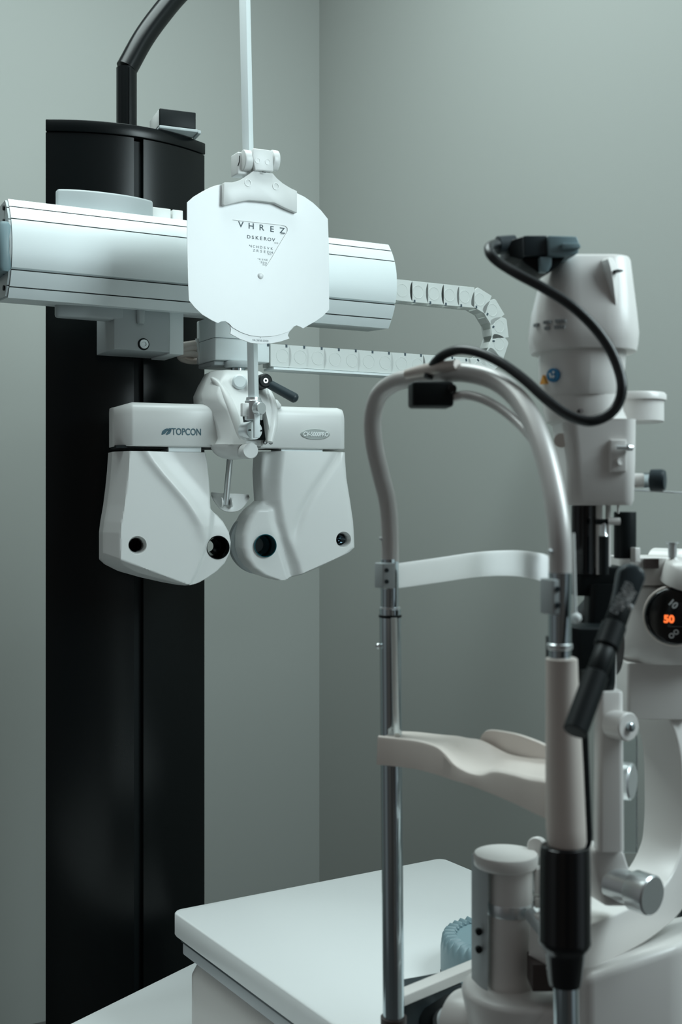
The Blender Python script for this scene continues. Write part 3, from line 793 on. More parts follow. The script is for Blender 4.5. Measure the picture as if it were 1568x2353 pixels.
bm = B(); loft(bm, [rr2(0.010, 0.33, -0.42, -0.014, 0.045, 0.5005), rr2(0.010, 0.33, -0.42, -0.014, 0.045, TZ-0.084), rr2(0.016, 0.324, -0.414, -0.020, 0.042, TZ-0.070), rr2(0.030, 0.31, -0.40, -0.034, 0.034, TZ-0.0605)])
finish(bm, 'pedestal', M['slit'], t, ang=60)

# unit console beneath
e0, e1 = P(160, HY+0.77*F/1.772, 1.772), P(440, HY+0.77*F/2.003, 2.003)
dirv = (e1-e0).normalized(); yaw = math.degrees(math.atan2(dirv.y, dirv.x))
UF = Frame((e0.x, e0.y, 0), yaw)
t = thing('unit_console', 'low white console top at the foot of the black column, partly under the table', 'console', UF)
bm = B(); loft(bm, [rr2(-0.6, 0.42, -0.75, 0, 0.02, 0.47), rr2(-0.6, 0.42, -0.75, 0, 0.02, 0.5)]); finish(bm, 'console_top', M['table'], t, bevel=0.002)
bm = B(); loft(bm, [rr2(-0.56, 0.40, -0.72, -0.03, 0.02, 0.0), rr2(-0.56, 0.40, -0.72, -0.03, 0.02, 0.4695)]); finish(bm, 'console_body', M['slit'], t)

# ------------------------------------------------------------------ ribbed knob on the table
kc = P(1148, HY+(EYE-TZ)*F/1.50, 1.50)
KF = Frame((kc.x, kc.y, TZ), 10)
t = thing('ribbed_wheel', 'blue-grey round knob with a scalloped rim standing on the white tabletop', 'knob', KF)
bm = B()
NT = 36; rings = []
for h, r0_, dep in ((0.0003, 0.072, 0), (0.006, 0.0735, 0), (0.034, 0.0735, 0), (0.042, 0.0725, 0.0), (0.047, 0.0715, 0.0016), (0.051, 0.0680, 0.0024), (0.0515, 0.0560, 0.0018), (0.0480, 0.0545, 0)):
    ring = []
    for a in range(432):
        th = a*2*math.pi/432; wv_ = math.cos(NT*th); rr_ = r0_-dep*(1-wv_)*0.8
        ring.append(Vector((rr_*math.cos(th), rr_*math.sin(th), h+dep*0.9*wv_)))
    rings.append(ring)
loft(bm, rings); kn = finish(bm, 'knob_body', M['blueg'], t, ang=50)
for i in range(16):
    a = math.radians(170+i*8)
    bm = B(); d_ = Vector((math.cos(a), math.sin(a), 0)); rod(bm, d_*0.0720+Vector((0, 0, 0.0045)), d_*0.0740+Vector((0, 0, 0.0045)), 0.0022, n=12); finish(bm, 'dark_dot', M['blackp'], kn)

# ------------------------------------------------------------------ headrest
DL, DR = 1.10, 0.846
HF = Frame(P(900, HY, DL).to_2d().to_3d()+Vector((0.057, -0.127, 0)), 24)
t = thing('headrest', 'silver arched chin and forehead rest on two chrome posts in the foreground', 'headrest', HF)
h = HF.P
def dd(u): return DL+(DR-DL)*u
arch = [(897, 1290, 1.10), (896, 1215, 1.10), (890, 1150, 1.098), (874, 1085, 1.093), (860, 1020, 1.088), (857, 960, 1.083), (872, 908, 1.072), (910, 878, 1.055), (960, 867, 1.035), (1015, 857, 1.01), (1075, 857, 0.985), (1135, 873, 0.96), (1185, 910, 0.935), (1222, 965, 0.91), (1248, 1030, 0.888), (1267, 1100, 0.87), (1280, 1170, 0.856), (1287, 1240, 0.848), (1288, 1318, DR)]
bm = B(); tube(bm, [h(*a) for a in arch], 0.0081, n=28, k=8); ar = finish(bm, 'arched_tube', M['silver'], t, ang=70)
for a, b, d in ((876, 1238, 1.098), (1266, 1266, 0.842)):
    bm = B(); lathe(bm, h(a, b, d), (-1, 0, 0), [(-0.003, 0.0016), (0.0015, 0.0016), (0.002, 0.001)], n=16); finish(bm, 'set_screw', M['steel'], ar)
# second thin tube and its dark lamp box
bm = B(); tube(bm, [h(*a) for a in ((1032, 915, 0.985), (1070, 908, 0.98), (1110, 917, 0.965), (1150, 938, 0.95), (1190, 970, 0.93), (1222, 1005, 0.905), (1245, 1040, 0.890))], 0.0038, n=20); finish(bm, 'lamp_arm', M['silver'], t, 'thin silver branch tube')
c = h(990, 908, 0.99)
bm = B(); box(bm, -0.0172, 0.0172, -0.013, 0.013, -0.0105, 0.0105, Matrix.Translation(c) @ Matrix.Rotation(math.radians(-18), 4, 'Z')); fl = finish(bm, 'lamp_box', M['blackp'], t, 'small black box under the arch', bevel=0.0028)
c2 = h(1034, 895, 0.985)
bm = B(); lathe(bm, c2, (-0.2, -1, 0), [(-0.006, 0.0040), (0.0065, 0.0040), (0.0075, 0.0028)], n=24); finish(bm, 'lamp_box_screw', M['blackg'], fl)
# moulded cable guide on top of the arch
bm = B(); tube(bm, [h(*a) for a in ((935, 860, 1.03), (965, 853, 1.02), (1005, 845, 1.003), (1035, 842, 0.992), (1052, 838, 0.985))], lambda s: 0.0042+0.0012*math.sin(s*3), n=18); finish(bm, 'cable_guide', M['cream'], t, 'cream moulded cable guide')
# forehead band
band = [(884, 1326, 1.088), (900, 1325, 1.10), (1000, 1311, 1.135), (1100, 1297, 1.15), (1180, 1294, 1.11), (1235, 1301, 1.03), (1262, 1312, 0.95), (1279, 1340, 0.885), (1283, 1366, 0.868)]
ps = spline([h(*a) for a in band], 8); rings = []
for i, p in enumerate(ps):
    d = (ps[min(i+1, len(ps)-1)]-ps[max(i-1, 0)]); d.z = 0; d.normalize(); n_ = Vector((0, 0, 1)).cross(d)
    hh = 0.0108+0.0012*math.sin(math.pi*min(1, i/len(ps)*1.2)); b_ = 0.0009
    rings.append([p+n_*b_+Vector((0, 0, hh)), p-n_*b_+Vector((0, 0, hh)), p-n_*b_*1.4, p-n_*b_-Vector((0, 0, hh)), p+n_*b_-Vector((0, 0, hh)), p+n_*b_*1.4])
bm = B(); loft(bm, rings); finish(bm, 'forehead_band', M['strap'], t, 'white curved forehead strap', ang=60)
def bracket(px, py, d, sgn, hw, hh, hd):
    c = h(px, py, d)
    bm = B(); box(bm, c.x-hw, c.x+hw, c.y-hd, c.y+hd, c.z-hh, c.z+hh); o = finish(bm, 'band_clamp', M['blueg'] if sgn < 0 else M['greyp'], t, bevel=0.0012)
    for z in (-0.45, 0.45):
        bm = B(); lathe(bm, (c.x-hw*0.4, c.y-hd+0.0004, c.z+z*hh), (-0.3, -1, 0), [(0, 0.0021), (0.0018, 0.0019)], n=16); finish(bm, 'clamp_screw', M['darkp'], o)
bracket(885, 1322, 1.095, 1, 0.0065, 0.0115, 0.009)
bracket(1272, 1370, 0.846, 1, 0.0058, 0.0125, 0.0085)
# left post
def vpost(name, segs, m, label=None, n=40):
    """segs: (px, py, d, radius)"""
    bm = B(); pts = [(h(a, b, d), r) for a, b, d, r in segs]
    loft(bm, [[p+Vector((r*math.cos(i*2*math.pi/n), r*math.sin(i*2*math.pi/n), 0)) for i in range(n)] for p, r in pts])
    return finish(bm, name, m, t, label, ang=35)
vpost('chrome_post', [(896, 1285, DL, 0.0083), (896, 1398, DL, 0.0083), (896, 1398, DL, 0.0092), (897, 1400, DL, 0.0098), (898, 1500, DL, 0.0098), (905, 2353, DL, 0.0098), (907, 2520, DL, 0.0098)], M['chrome'])
vpost('post_collar', [(897, 1394, DL, 0.0086), (897, 1395, DL, 0.0094), (897, 1400, DL, 0.0095)], M['steel'])
vpost('rubber_ring', [(897, 1412, DL, 0.0099), (897, 1413, DL, 0.0106), (897, 1418, DL, 0.0106), (897, 1419, DL, 0.0099)], M['blackp'])
vpost('rubber_ring', [(905, 2335, DL, 0.0099), (905, 2336, DL, 0.0120), (905, 2362, DL, 0.0120), (905, 2363, DL, 0.0099)], M['brown'])
bm = B(); lathe(bm, h(874, 1484, 1.097), (-1, -0.4, 0), [(-0.004, 0.002), (0.001, 0.002), (0.003, 0.0025), (0.0045, 0.0015)], n=20); finish(bm, 'set_screw', M['steel'], t)
bm = B(); tube(bm, [h(*a) for a in ((906, 1420, 1.088), (909, 1600, 1.088), (911, 1660, 1.085), (913, 1690, 1.07))], 0.0028, n=14); finish(bm, 'pull_cord', M['chain'], t, 'pale strip down the left post')
# right post
vpost('chrome_post', [(1288, 1316, DR, 0.0083), (1287, 1480, DR, 0.0080), (1287, 1515, DR, 0.0078)], M['chrome'])
vpost('post_collar', [(1287, 1478, DR, 0.0083), (1287, 1480, DR, 0.0090), (1287, 1490, DR, 0.0090), (1287, 1492, DR, 0.0083)], M['steel'])
vpost('post_sleeve', [(1291, 1511, DR, 0.0098), (1291, 1514, DR, 0.0112), (1293, 1600, DR, 0.0117), (1297, 1750, DR, 0.0132), (1301, 1900, DR, 0.0141), (1303, 1932, DR, 0.0139), (1303, 1950, DR, 0.0125)], M['cream'], 'cream tapered sleeve')
vpost('grip', [(1300, 1941, DR, 0.0155), (1300, 1944, DR, 0.0170), (1299, 1960, DR, 0.0178), (1299, 2155, DR, 0.0183), (1299, 2165, DR, 0.0186), (1299, 2174, DR, 0.0172), (1299, 2183, DR, 0.0150), (1299, 2190, DR, 0.0142), (1299, 2245, DR, 0.0122), (1299, 2262, DR, 0.0112)], M['blackg'], 'black ribbed grip')
vpost('chrome_post', [(1301, 2255, DR, 0.0088), (1303, 2440, DR, 0.0088), (1303, 2700, DR, 0.0088)], M['chrome'])
bm = B(); tube(bm, [h(*a) for a in ((1318, 1225, 0.862), (1320, 1300, 0.862), (1323, 1412, 0.862))], 0.0012, n=8); finish(bm, 'pull_cord', M['white'], t)
bm = B(); lathe(bm, h(1324, 1432, 0.862), (0, 0, 1), [(0, 0.0008), (0.0008, 0.003), (0.003, 0.0042), (0.006, 0.0036), (0.0078, 0.001)], n=24); finish(bm, 'cord_knob', M['white'], t, ang=80)
bm = B(); tube(bm, [h(*a) for a in ((1343, 1540, 0.85), (1345, 1700, 0.85), (1352, 1870, 0.85), (1354, 1925, 0.85), (1348, 1950, 0.85))], 0.0024, n=12); finish(bm, 'lamp_lead', M['blackp'], t, 'thin black lead along the sleeve')
# chin rest: rings along its width (front bottom, front top, dish, back top, back bottom)
rows = []
#   front top          front bottom     dish middle        back top
cr = [((868, 1691, 1.075), (866, 1757, 1.075), (895, 1688, 1.095), (926, 1680, 1.12)),
      ((910, 1696, 1.058), (908, 1761, 1.058), (935, 1692, 1.085), (962, 1682, 1.115)),
      ((960, 1702, 1.035), (958, 1768, 1.035), (990, 1699, 1.068), (1015, 1688, 1.10)),
      ((1000, 1714, 1.015), (997, 1778, 1.015), (1030, 1706, 1.05), (1050, 1691, 1.085)),
      ((1022, 1731, 1.003), (1022, 1786, 1.003), (1058, 1722, 1.04), (1077, 1696, 1.07)),
      ((1045, 1757, 0.990), (1045, 1794, 0.990), (1085, 1738, 1.025), (1100, 1699, 1.055)),
      ((1075, 1774, 0.972), (1075, 1803, 0.972), (1112, 1750, 1.01), (1122, 1708, 1.04)),
      ((1105, 1780, 0.957), (1105, 1814, 0.957), (1140, 1752, 0.995), (1148, 1722, 1.025)),
      ((1135, 1772, 0.940), (1135, 1826, 0.940), (1165, 1751, 0.975), (1172, 1733, 1.005)),
      ((1175, 1779, 0.918), (1175, 1843, 0.918), (1200, 1752, 0.955), (1205, 1740, 0.985)),
      ((1215, 1790, 0.898), (1215, 1862, 0.898), (1235, 1760, 0.935), (1238, 1743, 0.965)),
      ((1252, 1796, 0.880), (1252, 1880, 0.880), (1268, 1768, 0.915), (1270, 1746, 0.945)),
      ((1285, 1806, 0.868), (1285, 1895, 0.868), (1295, 1774, 0.900), (1298, 1750, 0.930))]
for ft, fb, dm, bt in cr:
    FT, FB, DM, BT = h(*ft), h(*fb), h(*dm), h(*bt)
    BB = Vector((BT.x, BT.y, FB.z))
    rows.append([FB, FT-Vector((0, 0, 0.003)), FT-Vector((0, 0, 0.0008))+(DM-FT)*0.03, FT+(DM-FT)*0.12+Vector((0, 0, 0.0004)), FT.lerp(DM, 0.5)-Vector((0, 0, 0.0008)), DM, DM.lerp(BT, 0.5)-Vector((0, 0, 0.0008)), BT, BB])
# resample smoothly along the width
cols = [spline([r[j] for r in rows], 5) for j in range(len(rows[0]))]
bm = B(); loft(bm, [[c_[i] for c_ in cols] for i in range(len(cols[0]))])
chn = finish(bm, 'chin_rest', M['cream'], t, 'cream chin cup', ang=28)
wl = [((1104, 1706, 1.062), (1104, 1694, 1.062)), ((1112, 1712, 1.056), (1112, 1682, 1.056)), ((1125, 1720, 1.047), (1125, 1677, 1.047)), ((1150, 1733, 1.030), (1150, 1679, 1.030)), ((1190, 1744, 1.000), (1190, 1687, 1.000)), ((1225, 1750, 0.975), (1225, 1699, 0.975)), ((1250, 1754, 0.958), (1250, 1710, 0.958)), ((1275, 1760, 0.940), (1275, 1724, 0.940))]
rw = []
for a, b in wl:
    A1, B1 = h(*a), h(*b); o_ = Vector((0.0045, 0.002, 0))
    rw.append([A1-Vector((0, 0, 0.003)), B1-Vector((0, 0, 0.0008)), B1+o_*0.4, B1+o_-Vector((0, 0, 0.001)), A1+o_-Vector((0, 0, 0.003))])
cols = [spline([r[j] for r in rw], 5) for j in range(5)]
bm = B(); loft(bm, [[c_[i] for c_ in cols] for i in range(len(cols[0]))]); finish(bm, 'chin_rest_rim', M['cream'], chn, ang=50)
# lower mounting rail of the headrest
p0, p1 = h(925, 2300, 1.16), h(1092, 2247, 1.235)
d_ = (p1-p0); d_.z = 0; d_.normalize(); n_ = Vector((-d_.y, d_.x, 0))
bm = B(); rings = []
zt_ = p0.z
for p in (p0-d_*0.004, p1+d_*0.05):
    rings.append([Vector((p.x, p.y, zt_-0.004))-n_*0.004, Vector((p.x, p.y, zt_+0.006))-n_*0.003, Vector((p.x, p.y, zt_+0.0065))+n_*0.012, Vector((p.x, p.y, zt_-0.004))+n_*0.012])
loft(bm, rings); finish(bm, 'mounting_rail', M['slit'], t, 'pale mounting rail at the foot of the left post', bevel=0.0012)
bm = B(); c = h(1010, 2335, 1.19); box(bm, c.x-0.035, c.x+0.035, c.y+0.012, c.y+0.05, zt_-0.10, zt_-0.006); finish(bm, 'rail_block', M['darkp'], t, bevel=0.002)

# ------------------------------------------------------------------ slit lamp
SD = 1.04
SF = Frame(P(1345, HY, SD).to_2d().to_3d(), 24)
t = thing('slit_lamp', 'cream slit lamp microscope with black dial and tall lamp tower behind the right post', 'slit lamp', SF)
s_at = SF.P
def tower(name, secs, m, d=SD, label=None, parent=None, n=8, dep=None, bevel=0):
    """secs: (left px, right px, py, depth size, corner radius)"""
    bm = B(); rings = []
    for l, r, py, dp, rad in secs:
        a, b = P(l, py, d), P(r, py, d)
        wd = (b-a).length; c = SF.loc((a+b)/2)
        # project the seen width onto the body's own axes
        ring = rrect(0, 0, wd, dp, rad, 0, n=n)
        Rz = Matrix.Rotation(-SF.a, 3, 'Z')
        rings.append([Rz @ p+c for p in ring])
    loft(bm, rings)
    return finish(bm, name, m, parent or t, label, ang=42, bevel=bevel)
lh = tower('lamp_housing', [(1262, 1440, 599, 0.055, 0.020), (1256, 1444, 606, 0.062, 0.024), (1240, 1449, 660, 0.074, 0.028), (1226, 1456, 720, 0.086, 0.034), (1219, 1461, 770, 0.090, 0.036), (1221, 1459, 795, 0.088, 0.035), (1226, 1456, 812, 0.084, 0.034)], M['slit'])
# raised fin on the right of the lamp housing
fin = [(1400, 600, 0.997), (1412, 597, 0.995), (1432, 604, 0.995), (1438, 625, 0.993)]
bm = B(); rings = []
for l, r, py, d in ((1400, 1422, 590, 0.998), (1398, 1434, 594, 0.994), (1404, 1444, 615, 0.992), (1410, 1451, 650, 0.991), (1415, 1457, 690, 0.992), (1417, 1461, 725, 0.996), (1418, 1461, 750, 1.004)):
    a, b = s_at(l, py, d+0.0045), s_at(r, py, d+0.036)
    o_ = Vector((0.0, 0.035, 0)); rings.append([a, b, b+o_, a+o_])
loft(bm, rings); finish(bm, 'housing_fin', M['slit'], lh, bevel=0.002)
a = s_at(1424, 622, 0.996)
bm = B(); box(bm, a.x-0.003, a.x+0.003, a.y-0.001, a.y+0.010, a.z-0.0006, a.z+0.0008); finish(bm, 'fin_slot', M['blackp'], lh)
tower('shadow_gap', [(1246, 1432, 806, 0.074, 0.035), (1246, 1432, 815, 0.074, 0.035)], M['darkp'], parent=lh)
lc = tower('lamp_collar', [(1240, 1436, 811, 0.078, 0.036), (1241, 1432, 860, 0.078, 0.036), (1243, 1424, 905, 0.076, 0.035), (1246, 1420, 914, 0.073, 0.034)], M['slit'])
# illegible grey print on the housing and stickers on the collar
def print_on(px, py, txt, size, m, parent, d, rz, nm, bold=0.0, sx=1.0):
    c = s_at(px, py, d)
    text(txt, size, parent, m, c, nm, bold=bold, rot=Matrix.Rotation(math.radians(rz), 4, 'Z'), ext=0.0004, sx=sx)
for px, py, w_, rz, dpt in ((1232, 747, 9, -67, 1.018), (1258, 740, 10, -40, 1.005), (1289, 737, 13, -18, 0.998), (1257, 754, 6, -40, 1.005), (1287, 751, 13, -18, 0.998)):
    c = s_at(px, py, dpt)
    Mx = Matrix.Translation(c) @ Matrix.Rotation(math.radians(rz)-SF.a, 4, 'Z')
    for k_ in range(4):
        xx = (-w_+k_*w_/2)*0.00036
        bm = B(); box(bm, xx, xx+w_*0.00013, -0.0006, 0.003, -0.0013, 0.0013, Mx); finish(bm, 'grey_print', M['greyink'], lh)
def ring_hit(px, py, w_, dp_, rad, d=SD):
    pass
nb = SF.Ri @ Vector((-0.68, -0.73, 0))
c = s_at(1271, 862, 1.0122)
bm = B(); lathe(bm, c, nb, [(-0.004, 0.0058), (0.0007, 0.0058), (0.0008, 0.0054)], n=32); st = finish(bm, 'blue_sticker', M['blue'], lc, 'round blue instruction sticker')
Rm = Matrix.Translation(c) @ Matrix.Rotation(math.radians(-43)-SF.a, 4, 'Z')
for a_, b_, w1, h1, ro in ((0.0012, -0.0014, 0.0009, 0.0012, 0.5), (-0.0018, -0.0002, 0.0008, 0.0022, -0.4)):
    bm = B(); box(bm, -w1, w1, -0.0014, 0.0, -h1, h1, Rm @ Matrix.Translation((a_, 0, b_)) @ Matrix.Rotation(ro, 4, 'Y')); finish(bm, 'sticker_symbol', M['lightink'], st)
bm = B(); rod(bm, Rm @ Vector((0.0012, -0.0014, 0.0022)), Rm @ Vector((0.0012, 0, 0.0022)), 0.0011, n=14); finish(bm, 'sticker_symbol', M['lightink'], st)
c = s_at(1249, 873, 1.0235)
bm = B(); prism(bm, [(-0.0040, -0.0034), (0.0042, -0.0034), (0.0002, 0.0042)], -0.0008, 0.003)
bmesh.ops.transform(bm, matrix=Matrix.Translation(c) @ Matrix.Rotation(math.radians(-62)-SF.a, 4, 'Z'), verts=bm.verts); finish(bm, 'orange_sticker', M['orange'], lc, 'orange warning triangle')
tower('turret', [(1250, 1425, 914, 0.070, 0.030), (1252, 1428, 945, 0.070, 0.030), (1258, 1440, 970, 0.068, 0.030)], M['slit'])
bm = B(); lathe(bm, s_at(1336, 944, 1.004), (0, -1, 0), [(-0.004, 0.0016), (0.0008, 0.0016)], n=14); finish(bm, 'tiny_screw', M['brown'], t)
# side disc
c = s_at(1456, 940, 1.075)
bm = B(); lathe(bm, Vector((c.x, c.y, s_at(1456, 969, 1.06).z)), (0, 0, 1), [(0, 0.0255), (0.001, 0.0268), (0.0195, 0.0268), (0.0196, 0.0290), (0.0245, 0.0290), (0.0262, 0.0275)]); finish(bm, 'filter_turret', M['slit'], t, 'round turret sticking out to the right', ang=45)
# lower tower box
lt = tower('tower_body', [(1268, 1447, 968, 0.066, 0.012), (1280, 1447, 975, 0.066, 0.012), (1290, 1446, 1060, 0.066, 0.012), (1292, 1443, 1150, 0.066, 0.012), (1296, 1438, 1161, 0.060, 0.010)], M['slit'], label=None)
c0, c1 = s_at(1402, 1010, 1.004), s_at(1444, 1085, 1.004)
bm = B(); box(bm, c0.x, c1.x, c0.y-0.001, c0.y+0.02, c1.z, c0.z, None); 
o = finish(bm, 'side_panel', M['slit'], lt, bevel=0.0012)
o.data.transform(Matrix.Translation(c0) @ Matrix.Rotation(-SF.a, 4, 'Z') @ Matrix.Translation(-c0))
c = s_at(1418, 1028, 1.000)
bm = B(); rod(bm, c, s_at(1447, 1029, 1.0), 0.0017); lathe(bm, s_at(1447, 1029, 1.0), (1, 0, 0), [(-0.002, 0.0028), (0.002, 0.0028)], n=20); finish(bm, 'filter_lever', M['steel'], lt)
bm = B(); lathe(bm, s_at(1425, 1060, 1.002), (0.2, -1, 0), [(-0.002, 0.0030), (0.0006, 0.0030), (0.0006, 0.0024), (0.0002, 0.0023)], n=24); finish(bm, 'round_cap', M['slit'], lt)
bm = B(); lathe(bm, s_at(1290, 1012, 1.018), (-0.9, -1, 0), [(-0.003, 0.0062), (0.0008, 0.0060)], n=24); finish(bm, 'left_cap', M['cream'], lt)
# side lever with dark knob
a, b = s_at(1435, 1104, 1.04), s_at(1500, 1104, 1.03)
dv = (b-a).normalized()
bm = B(); rod(bm, a, b, 0.0062); finish(bm, 'side_shaft', M['slit'], t)
bm = B(); rod(bm, s_at(1482, 1104, 1.035), s_at(1502, 1104, 1.028), 0.0071); finish(bm, 'shaft_ring', M['chrome'], t)
bm = B(); lathe(bm, s_at(1495, 1104, 1.028), dv, [(0, 0.0080), (0.0005, 0.0095), (0.010, 0.0097), (0.0125, 0.0085), (0.0130, 0.006)], n=40); finish(bm, 'side_knob', M['darkp'], t, 'dark grey knob on the side shaft')
bm = B(); rod(bm, s_at(1440, 1125, 1.05), s_at(1640, 1137, 1.05), 0.0008, n=10); finish(bm, 'thin_rod', M['steel'], t)
# mirror area under the tower
def cylpx(name, px, p0, p1, r, d, m, parent=None, label=None, n=32, bev=0):
    bm = B(); a, b = s_at(px, p0, d), s_at(px, p1, d); b = Vector((a.x, a.y, b.z)); rod(bm, a, b, r, n=n)
    return finish(bm, name, m, parent or t, label, bevel=bev)
cylpx('black_mirror_tube', 1341, 1158, 1318, 0.0105, 1.045, M['blackg'], n=16)
cylpx('white_guide_rod', 1377, 1158, 1320, 0.0031, 1.04, M['slit'])
cylpx('white_guide_rod', 1398, 1158, 1320, 0.0024, 1.05, M['slit'])
cylpx('white_guide_rod', 1421, 1158, 1180, 0.0011, 1.05, M['slit'])
cylpx('black_pin', 1388, 1232, 1320, 0.0042, 1.02, M['blackp'])
bm = B(); a = s_at(1388, 1208, 1.02); lathe(bm, s_at(1388, 1232, 1.02), (0, 0, 1), [(0, 0.0042), (0.003, 0.0024), (0.012, 0.0022)], n=24); finish(bm, 'pin_tip', M['steel'], t)
bm = B(); a, b = s_at(1370, 1199, 1.02), s_at(1400, 1199, 1.02); rod(bm, a, b, 0.0024); finish(bm, 'cross_pin', M['blackp'], t)
bm = B(); rod(bm, s_at(1397, 1198, 1.02), s_at(1425, 1198, 1.02), 0.0031); finish(bm, 'white_pin_knob', M['slit'], t)
cylpx('black_cylinder', 1437, 1176, 1283, 0.0098, 1.06, M['blackp'], bev=0.0008)
bm = B(); a = s_at(1462, 1258, 1.05); box(bm, a.x-0.004, a.x+0.002, a.y-0.004, a.y+0.004, s_at(1462, 1292, 1.05).z, a.z); finish(bm, 'clip', M['slit'], t, bevel=0.0008)
# dark carrier block and arms
tower('dark_carrier', [(1314, 1424, 1300, 0.040, 0.004), (1314, 1424, 1302, 0.042, 0.006), (1314, 1424, 1345, 0.042, 0.006), (1314, 1424, 1366, 0.036, 0.004)], M['blackp'], d=1.06, bevel=0.001)
tower('dark_joint', [(1350, 1430, 1340, 0.03, 0.006), (1345, 1425, 1440, 0.03, 0.006)], M['blackp'], d=1.05)
bm = B(); prism(bm, [(0, 0), (0.018, 0), (0.045, 0.030), (0.040, 0.036)], 0, 0.02)
bmesh.ops.transform(bm, matrix=Matrix.Translation(s_at(1325, 1434, 1.06)), verts=bm.verts); finish(bm, 'dark_brace', M['blackp'], t, bevel=0.001)
tower('prism_box', [(1302, 1408, 1436, 0.045, 0.006), (1302, 1408, 1440, 0.048, 0.008), (1306, 1404, 1560, 0.048, 0.008), (1312, 1400, 1600, 0.04, 0.006)], M['blackp'], d=1.02, bevel=0.0008)
tower('side_bracket', [(1256, 1300, 1462, 0.010, 0.003), (1256, 1300, 1516, 0.010, 0.003)], M['blackp'], d=0.88)
bm = B(); a = s_at(1400, 1485, 1.05); lathe(bm, a, (0.75, -1, 0), [(-0.006, 0.026), (0.005, 0.026), (0.007, 0.0245)], n=48); finish(bm, 'black_disc', M['blackg'], t)
# microscope head
mh = tower('microscope_head', [(1440, 1640, 1336, 0.085, 0.030), (1424, 1650, 1346, 0.105, 0.040), (1414, 1660, 1380, 0.112, 0.045), (1412, 1660, 1450, 0.112, 0.045), (1418, 1655, 1495, 0.106, 0.042), (1436, 1640, 1514, 0.090, 0.035)], M['slit'], d=1.16)
tower('head_plate', [(1412, 1552, 1278, 0.060, 0.012), (1412, 1552, 1280, 0.062, 0.014), (1414, 1550, 1332, 0.062, 0.014), (1416, 1548, 1340, 0.062, 0.014)], M['slit'], d=1.14, parent=mh, bevel=0.001)
bm = B(); a = s_at(1482, 1284, 1.1055); b = s_at(1513, 1306, 1.1055); box(bm, 0, 0.0128, -0.0015, 0.004, b.z-a.z, 0); bmesh.ops.transform(bm, matrix=Matrix.Translation(a) @ Matrix.Rotation(-SF.a, 4, 'Z'), verts=bm.verts); finish(bm, 'brown_window', M['brown'], mh, 'brown inset window')
bm = B(); a = s_at(1546, 1282, 1.10); lathe(bm, a, (0, 0, 1), [(0, 0.0040), (0.013, 0.0040), (0.0135, 0.006), (0.0145, 0.006)], n=24); finish(bm, 'eyepiece_post', M['steel'], mh)
bm = B(); a = s_at(1572, 1300, 1.12); lathe(bm, a, (0.4, -1, 0), [(-0.03, 0.016), (0.0, 0.016), (0.003, 0.013)], n=40); finish(bm, 'eyepiece', M['slit'], mh)
bm = B(); a = s_at(1590, 1330, 1.10); lathe(bm, a, (0, -0.3, 1), [(-0.005, 0.028), (0.012, 0.026), (0.018, 0.018)], n=40); finish(bm, 'head_shoulder', M['slit'], mh, ang=70)
dc = s_at(1550, 1415, 1.092); dn = Vector((0.05, -1, 0.02)).normalized()
dn = (SF.Ri @ Vector((-0.28, -1, 0))).normalized()
bm = B(); lathe(bm, dc, dn, [(-0.012, 0.0262), (0.004, 0.0262), (0.0065, 0.0250), (0.0072, 0.022)], n=64); di = finish(bm, 'control_dial', M['blackg'], mh, 'round gloss black dial with orange digits', ang=60)
bm = B(); lathe(bm, dc, dn, [(-0.012, 0.0280), (0.0015, 0.0280), (0.0025, 0.0268)], n=64); finish(bm, 'dial_bezel', M['cream'], mh, ang=60)
# dial grip bar (points to the right)
au, bu = basis(dn); upv = Vector((0, 0, 1)); rt = upv.cross(dn); rt = -rt if (SF.R @ rt).x < 0 else rt
base = dc+dn*0.0072
def dpt(px, py):
    # point on the dial face for a photo position
    o_ = SF.loc((0, 0, EYE)); dr_ = SF.Ri @ Vector(((px-CX)/F, 1, -(py-HY)/F))
    t_ = (base-o_).dot(dn)/dr_.dot(dn); return o_+dr_*t_
bm = B(); q = [dpt(*v) for v in ((1540, 1385), (1600, 1380), (1600, 1440), (1534, 1440), (1528, 1412))]
loft(bm, [[p-dn*0.001 for p in q], [p+dn*0.005 for p in q]]); finish(bm, 'dial_grip', M['blackg'], di, bevel=0.0015)
Rd = Matrix((( rt.x, -dn.x*-1, 0, 0), (rt.y, -dn.y*-1, 0, 0), (0, 0, 1, 0), (0, 0, 0, 1)))
def dtext(s_, px, py, size, m, nm, lift, rotd=0, bold=0.0002):
    c = dpt(px, py)+dn*lift
    yaw_ = math.degrees(math.atan2(rt.y, rt.x))
    text(s_, size, di, m, c, nm, bold=bold, rot=Matrix.Rotation(math.radians(yaw_), 4, 'Z') @ Matrix.Rotation(math.radians(rotd), 4, 'Y'), ext=0.0003)
dtext('50', 1538, 1422, 0.0092, M['led'], 'orange_digits', 0.0056, bold=0.0004)
dtext('10', 1547, 1387, 0.0085, M['lightink'], 'dial_figure', 0.0058, 40)
dtext('oo', 1548, 1455, 0.0095, M['lightink'], 'dial_symbol', 0.0006, -40)
# neck and c-shaped arm
tower('microscope_neck', [(1422, 1560, 1512, 0.070, 0.004), (1422, 1560, 1640, 0.070, 0.004)], M['slit'], d=1.16, bevel=0.0015)
bm = B(); ribbon(bm, [s_at(*v) for v in ((1505, 1610, 1.16), (1530, 1660, 1.155), (1546, 1730, 1.15), (1551, 1820, 1.145), (1551, 1900, 1.14), (1541, 1970, 1.13), (1505, 2042, 1.11), (1445, 2092, 1.08), (1375, 2128, 1.05), (1300, 2160, 1.02), (1260, 2175, 1.0))], (SF.Ri @ Vector((-0.55, 1, 0))), 0.026, lambda s: 0.0130+0.0075*s, k=8)
finish(bm, 'curved_arm', M['slit'], t, 'big curved cream arm', ang=50, bevel=0.004)
